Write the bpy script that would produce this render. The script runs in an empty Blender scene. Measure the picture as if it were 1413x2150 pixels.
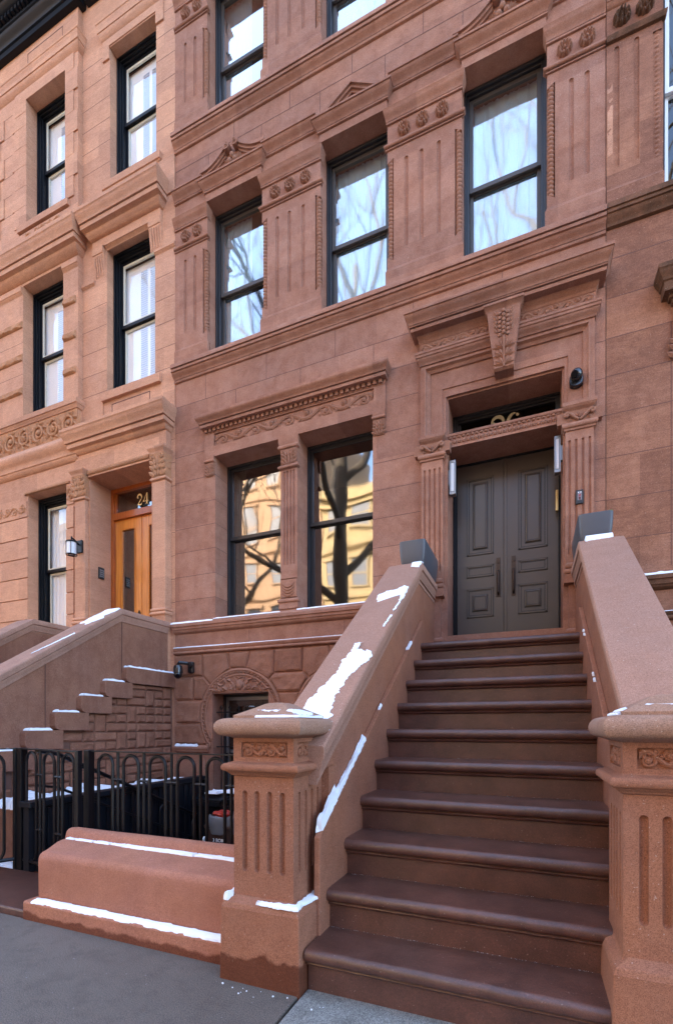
import bpy, bmesh, math, random
from math import sin, cos, pi, radians as rad
from mathutils import Vector, noise
from mathutils.geometry import tessellate_polygon
random.seed(7)
sc = bpy.context.scene
COL = sc.collection
YF = 5.59          # plane of the brownstone fronts (metres in front of the camera)

# ------------------------------------------------------------------ mesh builder
class MB:
    def __init__(s): s.v = []; s.f = []
    def add(s, vs, fs):
        n = len(s.v); s.v += [tuple(p) for p in vs]; s.f += [tuple(i+n for i in f) for f in fs]
    def box(s, x0, x1, y0, y1, z0, z1):
        if x0 > x1: x0, x1 = x1, x0
        if y0 > y1: y0, y1 = y1, y0
        if z0 > z1: z0, z1 = z1, z0
        s.add([(x0,y0,z0),(x1,y0,z0),(x1,y1,z0),(x0,y1,z0),(x0,y0,z1),(x1,y0,z1),(x1,y1,z1),(x0,y1,z1)],
              [(0,3,2,1),(4,5,6,7),(0,1,5,4),(1,2,6,5),(2,3,7,6),(3,0,4,7)])
    def fb(s, x0, x1, z0, z1, d, back=0.02):          # facade box: front d in front of the plane
        s.box(x0, x1, YF-d, YF+back, z0, z1)
    def rings(s, rings, caps=True):
        n = len(rings[0]); vs = [p for r in rings for p in r]; fs = []
        for k in range(len(rings)-1):
            for i in range(n):
                a = k*n+i; b = k*n+(i+1) % n
                fs.append((a, b, b+n, a+n))
        if caps:
            fs.append(tuple(range(n-1, -1, -1))); m = (len(rings)-1)*n
            fs.append(tuple(range(m, m+n)))
        s.add(vs, fs)
    def stack(s, x0, x1, prof, base=0.0, ox=1.0, left=True, right=True, back=0.02):
        """moulding on the facade: prof = [(z, d)] bottom-up; returns at the ends follow d-base"""
        R = []
        for z, d in prof:
            e = (d-base)*ox
            a = x0-(e if left else 0); b = x1+(e if right else 0)
            R.append([(a,YF-d,z),(b,YF-d,z),(b,YF+back,z),(a,YF+back,z)])
        s.rings(R)
    def stack4(s, x0, x1, y0, y1, prof):
        """free-standing stack: prof = [(z, offset)] bottom-up"""
        s.rings([[(x0-o,y0-o,z),(x1+o,y0-o,z),(x1+o,y1+o,z),(x0-o,y1+o,z)] for z, o in prof])
    def prism(s, poly, a0, a1, axis='y'):
        n = len(poly)
        def P(u, w, t):
            return (u, t, w) if axis == 'y' else ((t, u, w) if axis == 'x' else (u, w, t))
        vs = [P(u, w, a0) for u, w in poly]+[P(u, w, a1) for u, w in poly]
        fs = [(i, (i+1) % n, (i+1) % n+n, i+n) for i in range(n)]
        tris = tessellate_polygon([[Vector((u, w, 0)) for u, w in poly]])
        fs += [tuple(t) for t in tris]+[tuple(i+n for i in t)[::-1] for t in tris]
        s.add(vs, fs)
    def face(s, outer, holes, fn, depth_fn=None):
        """flat face with holes; fn maps (u,w)->point; depth_fn adds reveals for the holes"""
        loops = [outer]+holes
        pts = [p for l in loops for p in l]
        tris = tessellate_polygon([[Vector((u, w, 0)) for u, w in l] for l in loops])
        s.add([fn(*p) for p in pts], [tuple(t) for t in tris])
        if depth_fn:
            for h in holes:
                n = len(h)
                s.add([fn(*p) for p in h]+[depth_fn(*p) for p in h], [(i, (i+1) % n, (i+1) % n+n, i+n) for i in range(n)])
    def tube(s, pts, r, n=8, cap=True, sq=(1, 1)):
        pts = [Vector(p) for p in pts]; m = len(pts)
        rr = r if isinstance(r, (list, tuple)) else [r]*m
        R = []; up = None
        for i, p in enumerate(pts):
            t = (pts[min(i+1, m-1)]-pts[max(i-1, 0)])
            t = t.normalized() if t.length > 1e-9 else Vector((0, 0, 1))
            if up is None:
                up = Vector((0, 1, 0)) if abs(t.y) < .9 else Vector((1, 0, 0))
            a = (up-t*up.dot(t))
            a = a.normalized() if a.length > 1e-6 else t.orthogonal().normalized()
            b = t.cross(a); up = a
            R.append([tuple(p+(a*cos(2*pi*k/n)*sq[0]+b*sin(2*pi*k/n)*sq[1])*rr[i]) for k in range(n)])
        s.rings(R, cap)
    def grid(s, fn, nu, nv, closed_u=False):
        vs = [fn(i/nu, j/nv) for j in range(nv+1) for i in range(nu if closed_u else nu+1)]
        w = nu if closed_u else nu+1; fs = []
        for j in range(nv):
            for i in range(nu):
                a = j*w+i; b = j*w+(i+1) % w if closed_u else a+1
                fs.append((a, b, b+w, a+w))
        s.add(vs, fs)
    def ball(s, c, r, n=10):
        cx, cy, cz = c; rx, ry, rz = r if isinstance(r, (tuple, list)) else (r, r, r)
        s.grid(lambda u, v: (cx+rx*sin(pi*v)*cos(2*pi*u), cy+ry*sin(pi*v)*sin(2*pi*u), cz+rz*cos(pi*v)), n, n//2+1, True)
    def leaf(s, x, z, ang, L, W, d, h=.016):
        """raised carved leaf lying on the facade at depth d"""
        c, q = cos(ang), sin(ang)
        def P(u, w, k): return (x+u*c-w*q, YF-d-k, z+u*q+w*c)
        vs = [P(0,0,h*.4),P(L*.3,W*.42,0),P(L*.6,W*.5,0),P(L,0,h*.2),P(L*.6,-W*.5,0),P(L*.3,-W*.42,0),P(L*.3,0,h),P(L*.65,0,h*.95)]
        s.add(vs, [(0,1,6),(1,2,7,6),(2,3,7),(3,4,7),(4,5,6,7),(5,0,6)])
    def build(s, name, mat, parent=None, smooth=False, bevel=0, **kw):
        me = bpy.data.meshes.new(name); me.from_pydata(s.v, [], s.f); me.validate()
        bm = bmesh.new(); bm.from_mesh(me)
        bmesh.ops.remove_doubles(bm, verts=bm.verts, dist=1e-5)
        bmesh.ops.recalc_face_normals(bm, faces=bm.faces)
        bm.to_mesh(me); bm.free()
        me.materials.append(mat)
        o = bpy.data.objects.new(name, me); COL.objects.link(o)
        if smooth:
            me.polygons.foreach_set('use_smooth', [True]*len(me.polygons))
            try: me.set_sharp_from_angle(angle=rad(38))
            except Exception: pass
        if bevel:
            m = o.modifiers.new('b', 'BEVEL'); m.width = bevel; m.segments = 2; m.limit_method = 'ANGLE'; m.angle_limit = rad(40)
        if parent:
            o.parent = parent
            if parent.type == 'EMPTY': o.location = -parent.location
        for k, w in kw.items(): o[k] = w
        return o

def thing(name, loc, label, category, group=None):
    o = bpy.data.objects.new(name, None); COL.objects.link(o); o.location = loc
    o.empty_display_size = .2
    o['label'] = label; o['category'] = category
    if group: o['group'] = group
    return o
def tag(o, label, category, group=None):
    o['label'] = label; o['category'] = category
    if group: o['group'] = group
    return o

def prof(*seg):
    """profile from segments. first (z,d); then (kind,z,d): l line, o convex, c concave, s ogee, t torus bulge(r)"""
    out = [seg[0]]
    for k, z, d in seg[1:]:
        z0, d0 = out[-1]
        if k == 'l': out.append((z, d))
        elif k == 'q': out += [(z0, d0-.018), (z0+.010, d0-.018), (z, d)]
        elif k == 't':
            r = d; n = 7
            for i in range(1, n+1):
                a = pi*i/n; out.append((z0+(z-z0)*(1-cos(a))/2, d0+r*sin(a)))
        else:
            n = 6
            for i in range(1, n+1):
                t = i/n
                if k == 'o': f = sin(t*pi/2)
                elif k == 'c': f = 1-cos(t*pi/2)
                else: f = (1-cos(t*pi))/2
                out.append((z0+(z-z0)*t, d0+(d-d0)*f))
    return out

def stadium(cx, z0, z1, w, n=6, flat=False):
    r = w/2; P = []
    for i in range(n+1):
        a = pi*i/n; P.append((cx+r*cos(a), z1-r+r*sin(a)))
    if flat: P += [(cx-r, z0), (cx+r, z0)]
    else:
        for i in range(n+1):
            a = pi+pi*i/n; P.append((cx+r*cos(a), z0+r+r*sin(a)))
    return P
def fluted(mb, x0, x1, z0, z1, flutes, fn, dp=.02):
    """panel face x0..x1,z0..z1 with hollow flutes; fn(u,w,depth)->point"""
    holes = [stadium(c, a, b, w) for c, w, a, b in flutes]
    mb.face([(x0,z0),(x1,z0),(x1,z1),(x0,z1)], holes, lambda u, w: fn(u, w, 0))
    for (c, w, a, b) in flutes:
        R = []
        for k in (1, .9, .62, .22):
            R.append([fn(u, q, dp*math.sqrt(1-k*k)+(.004 if k < 1 else 0)) for u, q in stadium(c, a+w/2*(1-k), b-w/2*(1-k), w*k)])
        mb.rings(R, False)
        mb.add(R[-1], [tuple(range(len(R[-1])))])

# ------------------------------------------------------------------ materials
def nt(name):
    m = bpy.data.materials.new(name); m.use_nodes = True
    n = m.node_tree; b = n.nodes['Principled BSDF']
    return m, n, b
def noise_node(n, co, scale, detail=4, rough=.55, dist=0):
    x = n.nodes.new('ShaderNodeTexNoise'); x.inputs['Scale'].default_value = scale; x.inputs['Detail'].default_value = detail
    x.inputs['Roughness'].default_value = rough; x.inputs['Distortion'].default_value = dist
    n.links.new(co, x.inputs['Vector']); return x
def ramp(n, fac, *stops):
    r = n.nodes.new('ShaderNodeValToRGB'); e = r.color_ramp.elements
    while len(e) < len(stops): e.new(.5)
    for el, (p, c) in zip(e, stops): el.position = p; el.color = (*c, 1) if len(c) == 3 else c
    n.links.new(fac, r.inputs[0]); return r
def mixc(n, fac, a, b, mode='MIX'):
    m = n.nodes.new('ShaderNodeMix'); m.data_type = 'RGBA'; m.blend_type = mode
    for sock, v in ((m.inputs[0], fac), (m.inputs[6], a), (m.inputs[7], b)):
        if isinstance(v, (int, float)): sock.default_value = v
        elif isinstance(v, (tuple, list)): sock.default_value = (*v, 1)
        else: n.links.new(v, sock)
    return m.outputs[2]
def math_(n, op, a, b=None, clamp=False):
    m = n.nodes.new('ShaderNodeMath'); m.operation = op; m.use_clamp = clamp
    for i, v in enumerate((a, b)):
        if v is None: continue
        if isinstance(v, (int, float)): m.inputs[i].default_value = v
        else: n.links.new(v, m.inputs[i])
    return m.outputs[0]

def stone(name, base, alt, dark, rough=.85, bump=.25, speck=.5, vein=0, wet=None, blk=None, isl=.0, grain=260, mott=.55, streak=.25, spec=.12):
    m, n, b = nt(name)
    co = n.nodes.new('ShaderNodeTexCoord').outputs['Object']
    big = noise_node(n, co, 1.3, 5, .6, .6); med = noise_node(n, co, 6.5, 5, .65, .3); fine = noise_node(n, co, grain, 2, .6)
    fine2 = noise_node(n, co, grain*.35, 3, .7)
    c = mixc(n, ramp(n, big.outputs['Fac'], (.33, (0,0,0)), (.68, (1,1,1))).outputs[0], base, alt)
    f = ramp(n, med.outputs['Fac'], (.36, (1,1,1)), (.62, (0,0,0))).outputs[0]
    c = mixc(n, math_(n, 'MULTIPLY', f, mott), c, dark)
    # rain streaks run down the stone
    mp = n.nodes.new('ShaderNodeMapping'); mp.inputs['Scale'].default_value = (6, 6, .4); n.links.new(co, mp.inputs[0])
    st = noise_node(n, mp.outputs[0], 1.0, 5, .6)
    c = mixc(n, math_(n, 'MULTIPLY', ramp(n, st.outputs['Fac'], (.5, (0,0,0)), (.75, (1,1,1))).outputs[0], streak), c, dark)
    if vein:
        mp2 = n.nodes.new('ShaderNodeMapping'); mp2.inputs['Scale'].default_value = (1.2, 1.2, 6); mp2.inputs['Rotation'].default_value = (0, rad(18), 0)
        n.links.new(co, mp2.inputs[0])
        vn = noise_node(n, mp2.outputs[0], 1.6, 7, .7, 1.6)
        c = mixc(n, math_(n, 'MULTIPLY', ramp(n, vn.outputs['Fac'], (.44, (0,0,0)), (.5, (1,1,1)), (.56, (0,0,0))).outputs[0], vein), c, dark)
    if isl:
        g = n.nodes.new('ShaderNodeNewGeometry')
        c = mixc(n, math_(n, 'MULTIPLY', g.outputs['Random Per Island'], isl), c, dark)
    if blk:                                     # each ashlar block its own tone
        bw, bh, bz, amt = blk
        sx_ = n.nodes.new('ShaderNodeSeparateXYZ'); n.links.new(co, sx_.inputs[0]); cx_ = n.nodes.new('ShaderNodeCombineXYZ')
        n.links.new(math_(n, 'ADD', sx_.outputs[0], 30.33), cx_.inputs[0]); n.links.new(math_(n, 'SUBTRACT', sx_.outputs[2], bz), cx_.inputs[1])
        bk = n.nodes.new('ShaderNodeTexBrick'); bk.inputs['Scale'].default_value = 1; bk.inputs['Mortar Size'].default_value = 0
        bk.inputs['Brick Width'].default_value = bw; bk.inputs['Row Height'].default_value = bh
        bk.inputs['Color1'].default_value = (1.07,1.06,1.05,1); bk.inputs['Color2'].default_value = (1-amt,1-amt*1.1,1-amt,1); n.links.new(cx_.outputs[0], bk.inputs['Vector'])
        c = mixc(n, 1, c, bk.outputs['Color'], 'MULTIPLY')
    # grain: dark and pale grit
    g1 = ramp(n, fine.outputs['Fac'], (.3, (.62,.62,.62)), (.5, (1,1,1)), (.72, (1.25,1.25,1.25)))
    c = mixc(n, 1, c, g1.outputs[0], 'MULTIPLY')
    g2 = ramp(n, noise_node(n, co, 85, 3, .75).outputs['Fac'], (.33, (.86,.85,.84)), (.5, (1,1,1)), (.68, (1.13,1.12,1.11)))
    c = mixc(n, 1, c, g2.outputs[0], 'MULTIPLY')
    sp = ramp(n, noise_node(n, co, 95, 1, .4).outputs['Fac'], (.745, (0,0,0)), (.775, (1,1,1)))
    c = mixc(n, math_(n, 'MULTIPLY', sp.outputs[0], speck), c, (.62,.5,.42))
    rr = rough
    if wet:
        z0, amp = wet
        sx = n.nodes.new('ShaderNodeSeparateXYZ'); n.links.new(co, sx.inputs[0])
        wn = noise_node(n, co, 5.5, 6, .55)
        hz = math_(n, 'ADD', sx.outputs[2], math_(n, 'MULTIPLY', math_(n, 'SUBTRACT', wn.outputs['Fac'], .5), amp))
        w = math_(n, 'SMOOTHSTEP', hz) if False else ramp(n, math_(n, 'SUBTRACT', math_(n, 'ADD', hz, .5), z0), (.49, (1,1,1)), (.505, (0,0,0))).outputs[0]
        c = mixc(n, w, c, mixc(n, 1, c, (.42,.33,.3), 'MULTIPLY'))
        rr = math_(n, 'SUBTRACT', rough, math_(n, 'MULTIPLY', w, .3)); n.links.new(rr, b.inputs['Roughness'])
    n.links.new(c, b.inputs['Base Color'])
    if not wet: b.inputs['Roughness'].default_value = rough
    b.inputs['Specular IOR Level'].default_value = spec
    bp = n.nodes.new('ShaderNodeBump'); bp.inputs['Strength'].default_value = bump; bp.inputs['Distance'].default_value = .004
    hsum = math_(n, 'ADD', math_(n, 'MULTIPLY', fine2.outputs['Fac'], .7), math_(n, 'MULTIPLY', med.outputs['Fac'], 1.6))
    n.links.new(math_(n, 'ADD', hsum, math_(n, 'MULTIPLY', fine.outputs['Fac'], .35)), bp.inputs['Height'])
    n.links.new(bp.outputs[0], b.inputs['Normal'])
    return m

def plain(name, col, rough=.5, metal=0, spec=.5, bump=0, scale=60, var=.0):
    m, n, b = nt(name); b.inputs['Base Color'].default_value = (*col, 1)
    b.inputs['Roughness'].default_value = rough; b.inputs['Metallic'].default_value = metal; b.inputs['Specular IOR Level'].default_value = spec
    co = n.nodes.new('ShaderNodeTexCoord').outputs['Object']
    if var:
        x = noise_node(n, co, scale*.12, 5, .6)
        n.links.new(mixc(n, math_(n, 'MULTIPLY', x.outputs['Fac'], var), col, tuple(k*.35 for k in col)), b.inputs['Base Color'])
    if bump:
        x = noise_node(n, co, scale, 3)
        bp = n.nodes.new('ShaderNodeBump'); bp.inputs['Strength'].default_value = bump; bp.inputs['Distance'].default_value = .003
        n.links.new(x.outputs['Fac'], bp.inputs['Height']); n.links.new(bp.outputs[0], b.inputs['Normal'])
    return m

def glass(name, refl=.16, tint=(.8,.83,.8), wave=.35, scale=2.2, fine=0, rough=0):
    m = bpy.data.materials.new(name); m.use_nodes = True; n = m.node_tree; n.nodes.clear()
    out = n.nodes.new('ShaderNodeOutputMaterial'); mix = n.nodes.new('ShaderNodeMixShader')
    tr = n.nodes.new('ShaderNodeBsdfTransparent'); tr.inputs[0].default_value = (*tint, 1)
    gl = n.nodes.new('ShaderNodeBsdfGlossy'); gl.inputs['Roughness'].default_value = rough; gl.inputs[0].default_value = (1,1,1,1)
    fr = n.nodes.new('ShaderNodeFresnel'); fr.inputs[0].default_value = 1.5
    ge = n.nodes.new('ShaderNodeNewGeometry')          # reflect at the outer surface of the pane only
    k = math_(n, 'MULTIPLY', math_(n, 'MULTIPLY', fr.outputs[0], refl/.045, True), math_(n, 'SUBTRACT', 1.0, ge.outputs['Backfacing']))
    co = n.nodes.new('ShaderNodeTexCoord').outputs['Object']
    x = noise_node(n, co, scale, .6, .4)
    h = x.outputs['Fac']
    if fine:
        w = n.nodes.new('ShaderNodeTexWave'); w.wave_type = 'RINGS'; w.inputs['Scale'].default_value = 7; w.inputs['Distortion'].default_value = 5; w.inputs['Detail'].default_value = 1
        n.links.new(co, w.inputs['Vector'])
        h = math_(n, 'ADD', h, math_(n, 'MULTIPLY', w.outputs['Fac'], fine))
    bp = n.nodes.new('ShaderNodeBump'); bp.inputs['Strength'].default_value = wave; bp.inputs['Distance'].default_value = .02
    n.links.new(h, bp.inputs['Height']); n.links.new(bp.outputs[0], gl.inputs['Normal'])
    n.links.new(k, mix.inputs[0]); n.links.new(tr.outputs[0], mix.inputs[1]); n.links.new(gl.outputs[0], mix.inputs[2])
    n.links.new(mix.outputs[0], out.inputs[0]); return m

M = {}
M['s26'] = stone('brownstone_pink', (0.397,0.191,0.124), (0.360,0.191,0.138), (0.263,0.116,0.072), vein=.08, mott=.6, streak=.3, blk=(1.02,.361,-.09,.16))
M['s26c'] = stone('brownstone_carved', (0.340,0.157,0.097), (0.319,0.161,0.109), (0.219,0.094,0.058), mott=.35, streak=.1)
M['s24'] = stone('brownstone_tan', (0.619,0.330,0.202), (0.540,0.289,0.190), (0.419,0.205,0.124), vein=.4, mott=.35, streak=.15, blk=(.9,.352,.7,.14))
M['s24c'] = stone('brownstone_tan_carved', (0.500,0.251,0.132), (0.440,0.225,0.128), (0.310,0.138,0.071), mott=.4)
M['sR'] = stone('brownstone_weathered', (0.400,0.186,0.107), (0.349,0.169,0.110), (0.230,0.104,0.064), vein=.5, mott=.6, streak=.35, speck=.6, blk=(1.1,.42,.28,.25))
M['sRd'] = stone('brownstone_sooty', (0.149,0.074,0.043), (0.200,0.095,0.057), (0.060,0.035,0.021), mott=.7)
M['sF'] = stone('brownstone_rockfaced', (0.359,0.164,0.100), (0.319,0.156,0.103), (0.200,0.086,0.053), isl=.6, bump=.5, mott=.5)
M['sStoop'] = stone('brownstone_stoop', (0.349,0.143,0.078), (0.310,0.143,0.093), (0.230,0.091,0.053), wet=(.14,.22), mott=.4, speck=.4)
M['sCope'] = stone('brownstone_coping', (0.400,0.212,0.146), (0.370,0.207,0.150), (0.300,0.152,0.100), mott=.35, streak=.05)
M['sStep'] = stone('painted_step', (0.132,0.050,0.033), (0.111,0.050,0.037), (0.068,0.027,0.019), spec=.6, rough=.4, bump=.4, mott=.85, streak=.3, speck=.25)
M['s24s'] = stone('brownstone_stoop_tan', (0.300,0.143,0.089), (0.270,0.134,0.093), (0.190,0.078,0.050), mott=.5, streak=.8)
M['louvre'] = plain('louvre_paint', (.62,.66,.72), .7)
M['bed'] = plain('bedding_mortar', (.17,.085,.06), .9, bump=.6, scale=80, var=.4)
M['joint'] = plain('mortar_joint', (.13,.06,.045), .9)
M['black'] = plain('black_paint', (.006,.007,.010), .42, spec=.22)
M['iron'] = plain('black_iron', (.005,.005,.007), .4, spec=.35, bump=.2, scale=90)
M['frame'] = plain('dark_window_frame', (.022,.02,.022), .4)
M['framer'] = plain('bronze_rail', (.06,.048,.042), .5)
M['cream'] = plain('cream_sash', (.62,.6,.5), .5)
M['white'] = plain('white_blind', (.9,.91,.92), .7)
M['curtain'] = plain('pale_curtain', (.5,.52,.55), .9, bump=.6, scale=30)
M['sheer'] = plain('sheer_sky_tint', (.60,.70,.75), .9)  # sheers; the pale blue also stands in for sky reflected in the panes
M['room'] = plain('room_wall', (.10,.09,.075), .9)
M['door'] = plain('taupe_door_paint', (.078,.058,.048), .36, bump=.08, scale=220, var=.15)
M['doorline'] = plain('door_groove_shade', (.012,.01,.009), .5)  # near-black strips paint the shade of grooves onto the flat door face
M['handle'] = plain('aged_bronze', (.05,.035,.028), .38, .8)
M['brass'] = plain('brass', (.55,.38,.16), .35, .9)
M['gold'] = plain('gold_leaf', (.85,.66,.36), .4, .2)
M['gold2'] = plain('faded_gold', (.38,.32,.2), .5)
M['metal'] = plain('brushed_nickel', (.26,.26,.27), .36, .7)
M['lampglass'] = plain('frosted_lamp_glass', (.68,.70,.75), .5)
M['cam'] = plain('black_plastic', (.013,.013,.015), .22, spec=.7)
M['lens'] = plain('lens', (.004,.004,.006), .05, spec=1)
M['snow'] = plain('snow', (.86,.89,.94), .6, bump=.5, scale=45)
M['planter'] = plain('grey_fibre_planter', (.075,.078,.09), .45, bump=.1, scale=30)
M['navy'] = plain('navy_metal', (.009,.012,.018), .45, var=.4, spec=.3)
M['bin'] = plain('bin_plastic', (.045,.02,.015), .5)
M['bag'] = plain('clear_bag', (.16,.16,.17), .22)
M['red'] = plain('red_wrapper', (.42,.03,.02), .4)
M['plate'] = plain('intercom_plate', (.03,.03,.033), .4, .3)
M['moss'] = plain('moss', (.12,.2,.03), .9)
def wood(name, a, b_):
    m, n, b = nt(name); co = n.nodes.new('ShaderNodeTexCoord').outputs['Object']
    mp = n.nodes.new('ShaderNodeMapping'); mp.inputs['Scale'].default_value = (40, 40, 1.6); n.links.new(co, mp.inputs[0])
    x = noise_node(n, mp.outputs[0], 1.2, 6, .6, .4)
    n.links.new(ramp(n, x.outputs['Fac'], (.3, a), (.7, b_)).outputs[0], b.inputs['Base Color']); b.inputs['Roughness'].default_value = .28
    b.inputs['Coat Weight'].default_value = .5; b.inputs['Coat Roughness'].default_value = .15
    return m
M['wood'] = wood('varnished_oak', (.48,.13,.015), (.78,.30,.05))
M['wood2'] = wood('varnished_mahogany', (.28,.055,.008), (.45,.11,.018))
M['g26'] = glass('window_glass_wavy', .34, (.9,.93,.93), .26, 1.7, .003, .05)
M['g1'] = glass('parlour_glass', .27, (.6,.6,.55), .5, 1.3, 0, .035)
M['g24'] = glass('clear_glass', .08, (.98,.98,.98), .10, 2.0)
M['gt'] = glass('transom_glass', .05, (.85,.85,.8), .05, 2)
M['gd'] = glass('door_glass', .2, (.5,.5,.5), .2, 2)
# ------------------------------------------------------------------ setting
def concrete(name, c1, c2, dark):
    m, n, b = nt(name); co = n.nodes.new('ShaderNodeTexCoord').outputs['Object']
    big = noise_node(n, co, .8, 6, .65, .4); med = noise_node(n, co, 9, 6, .7); fine = noise_node(n, co, 190, 2, .6)
    c = mixc(n, ramp(n, big.outputs['Fac'], (.35, (0,0,0)), (.65, (1,1,1))).outputs[0], c1, c2)
    c = mixc(n, ramp(n, med.outputs['Fac'], (.48, (0,0,0)), (.72, (.7,.7,.7))).outputs[0], c, dark)
    c = mixc(n, 1, c, ramp(n, fine.outputs['Fac'], (.32, (.42,.42,.42)), (.5, (1,1,1)), (.7, (1.8,1.8,1.8))).outputs[0], 'MULTIPLY')
    sp = ramp(n, noise_node(n, co, 60, 1, .4).outputs['Fac'], (.75, (0,0,0)), (.78, (1,1,1)))
    c = mixc(n, math_(n, 'MULTIPLY', sp.outputs[0], .5), c, (.4,.4,.4))
    n.links.new(c, b.inputs['Base Color']); b.inputs['Roughness'].default_value = .62
    bp = n.nodes.new('ShaderNodeBump'); bp.inputs['Strength'].default_value = .5; bp.inputs['Distance'].default_value = .004
    n.links.new(math_(n, 'ADD', fine.outputs['Fac'], med.outputs['Fac']), bp.inputs['Height']); n.links.new(bp.outputs[0], b.inputs['Normal'])
    return m
M['walk'] = concrete('dark_sidewalk', (.108,.086,.070), (.140,.114,.094), (.066,.052,.042))
M['walk2'] = concrete('grey_sidewalk', (.23,.22,.20), (.19,.185,.165), (.10,.095,.085))
M['asph'] = concrete('asphalt', (.05,.05,.052), (.06,.06,.06), (.035,.035,.035))
def struct(name, mb, mat, **k):
    return mb.build(name, mat, None, kind='structure', **k)
b = MB(); b.box(-200,200,-200,200,-1.6,-1.5); struct('ground', b, M['asph'])
b = MB(); b.box(-60,60,-12.2,-2.6,-.5,-.15); struct('road', b, M['asph'])
b = MB()
b.box(-60,-4.95,-2.45,2.14,-.4,0); b.box(-4.945,-1.035,-2.45,2.14,-.4,0)
struct('sidewalk', b, M['walk'], bevel=.006)
b = MB()
for x0, x1 in ((-1.023,.73),(.742,2.6),(2.612,4.6),(4.612,60)): b.box(x0,x1,-2.45,2.14,-.4,-.003)
struct('pavement', b, M['walk2'], bevel=.006)
b = MB(); b.box(-60,60,-2.6,-2.46,-.5,.003); struct('kerb', b, M['walk2'], bevel=.015)
b = MB(); b.box(-60,60,-15.6,-12.2,-.5,0); struct('far_sidewalk', b, M['walk2'])
b = MB(); b.box(-4.9,-1.33,2.6,6.0,-1.0,-.5); b.box(.75,12,2.14,6,-.5,-.02); struct('areaway_floor', b, M['walk'])
b = MB(); b.box(-12,-4.06,2.72,3.9,-.6,-.03); b.box(-12,-6.8,3.9,6,-.6,-.03); struct('path', b, M['walk'])
b = MB(); b.box(-9,-3.16,2.145,2.75,-.3,.045); 
tag(b.build('entrance_slab', M['sStep'], bevel=.012), 'dark brown stone slab raised a little above the sidewalk, left of the bench-like wall', 'slab')
b = MB(); b.box(-3.42,-1.3,2.6,2.74,-1,.1); b.box(-4.06,-3.42,2.75,2.8,-1,.03)
struct('areaway_wall', b, M['sStoop'])

# ------------------------------------------------------------------ ornament helpers
def rosette(parent, x, z, d, r, mat, rough=0):
    mb = MB(); n = 11; ph = random.random()
    prf = [(0,.030),(.1,.03),(.17,.022),(.24,.008),(.34,.010),(.5,.022),(.68,.033),(.84,.030),(.96,.014),(1.0,-.01)]
    def fn(u, v):
        k = v*(len(prf)-1); i = min(int(k), len(prf)-2); t = k-i
        rr = prf[i][0]*(1-t)+prf[i+1][0]*t; h = prf[i][1]*(1-t)+prf[i+1][1]*t
        p = abs(cos(pi*n*u+ph*3))
        if rr > .3: h = h*(.55+.6*p); rr2 = rr*(.92+.12*p)
        else: rr2 = rr
        if rough: h += rough*noise.noise(Vector((x*9+cos(u*6.28)*rr*4, z*9+sin(u*6.28)*rr*4, 3)))
        a = 2*pi*u
        return (x+r*rr2*cos(a), YF-d-h*1.35*r/.075, z+r*rr2*sin(a))
    mb.grid(fn, 66, len(prf)-1, True)
    for k in range(5):
        a = 2*pi*(k+.3)/5; mb.ball((x+r*.36*cos(a), YF-d-.016, z+r*.36*sin(a)), r*.09, 6)
    return mb.build('rosette', mat, parent, smooth=True)
def rope(parent, x, z0, z1, d, r, mat, hand=1, pitch=.048):
    mb = MB(); nz = int((z1-z0)/.008)
    def fn(u, v):
        z = z0+(z1-z0)*v; a = 2*pi*u
        s = abs(sin(pi*(z/pitch+hand*u)))
        rr = r*(.55+.55*s**.5)
        return (x+rr*cos(a), YF-d+rr*sin(a), z)
    mb.grid(fn, 14, nz, True)
    return mb.build('rope_moulding', mat, parent, smooth=True)
def spiral(mb, cx, cz, d, r, turns=1.3, a0=0, hand=1, w=.012, sx=1):
    P = []; n = int(18*turns)
    for i in range(n+1):
        t = i/n; a = a0+hand*2*pi*turns*t; q = r*(1-t*.85)
        P.append((cx+q*cos(a)*sx, YF-d, cz+q*sin(a)))
    mb.tube(P, [w*(1-.35*i/n) for i in range(n+1)], 6)
    mb.ball((cx, YF-d-.004, cz), w*1.5, 6)
def scroll_frieze(parent, x0, x1, z0, z1, d, mat, n, seed=1, name='carved_frieze', lush=1, fat=1.0, xf=None):
    rnd = random.Random(seed); mb = MB(); H = z1-z0; zc = (z0+z1)/2; L = (x1-x0)/n
    P = []; m = n*10
    for i in range(m+1):
        t = i/m*n; P.append((x0+(x1-x0)*i/m, YF-d-.003, zc+H*.30*sin(pi*t)))
    mb.tube(P, H*.055*fat, 6)
    for k in range(n):
        cx = x0+L*(k+.5); up = 1 if k % 2 == 0 else -1
        spiral(mb, cx+.05*L, zc-up*H*.12, d+.003, min(L*.40, H*.36), 1.4, pi*.5*up, -up, H*.05*fat)
        for j in range(int(5*lush)):
            a = rnd.uniform(0, 2*pi); rr = H*.25*rnd.random()
            xx = x0+L*(k+rnd.random()); zz = min(max(zc+rnd.uniform(-.34,.34)*H, z0+H*.16), z1-H*.16)
            mb.leaf(xx, zz, a, H*.30, H*.16*fat, d, .010+.006*rnd.random())
        for j in range(3):
            mb.ball((cx+rnd.uniform(-.4,.4)*L, YF-d-.003, zc+up*H*.28+rnd.uniform(-.05,.05)*H), H*.055*fat, 6)
    # keep the carving inside its panel
    e = .006
    mb.v = [(min(max(x, x0+e), x1-e), y, min(max(z, z0+e), z1-e)) for x, y, z in mb.v]
    if xf: mb.v = [xf(*p) for p in mb.v]
    return mb.build(name, mat, parent, smooth=True)
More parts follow.
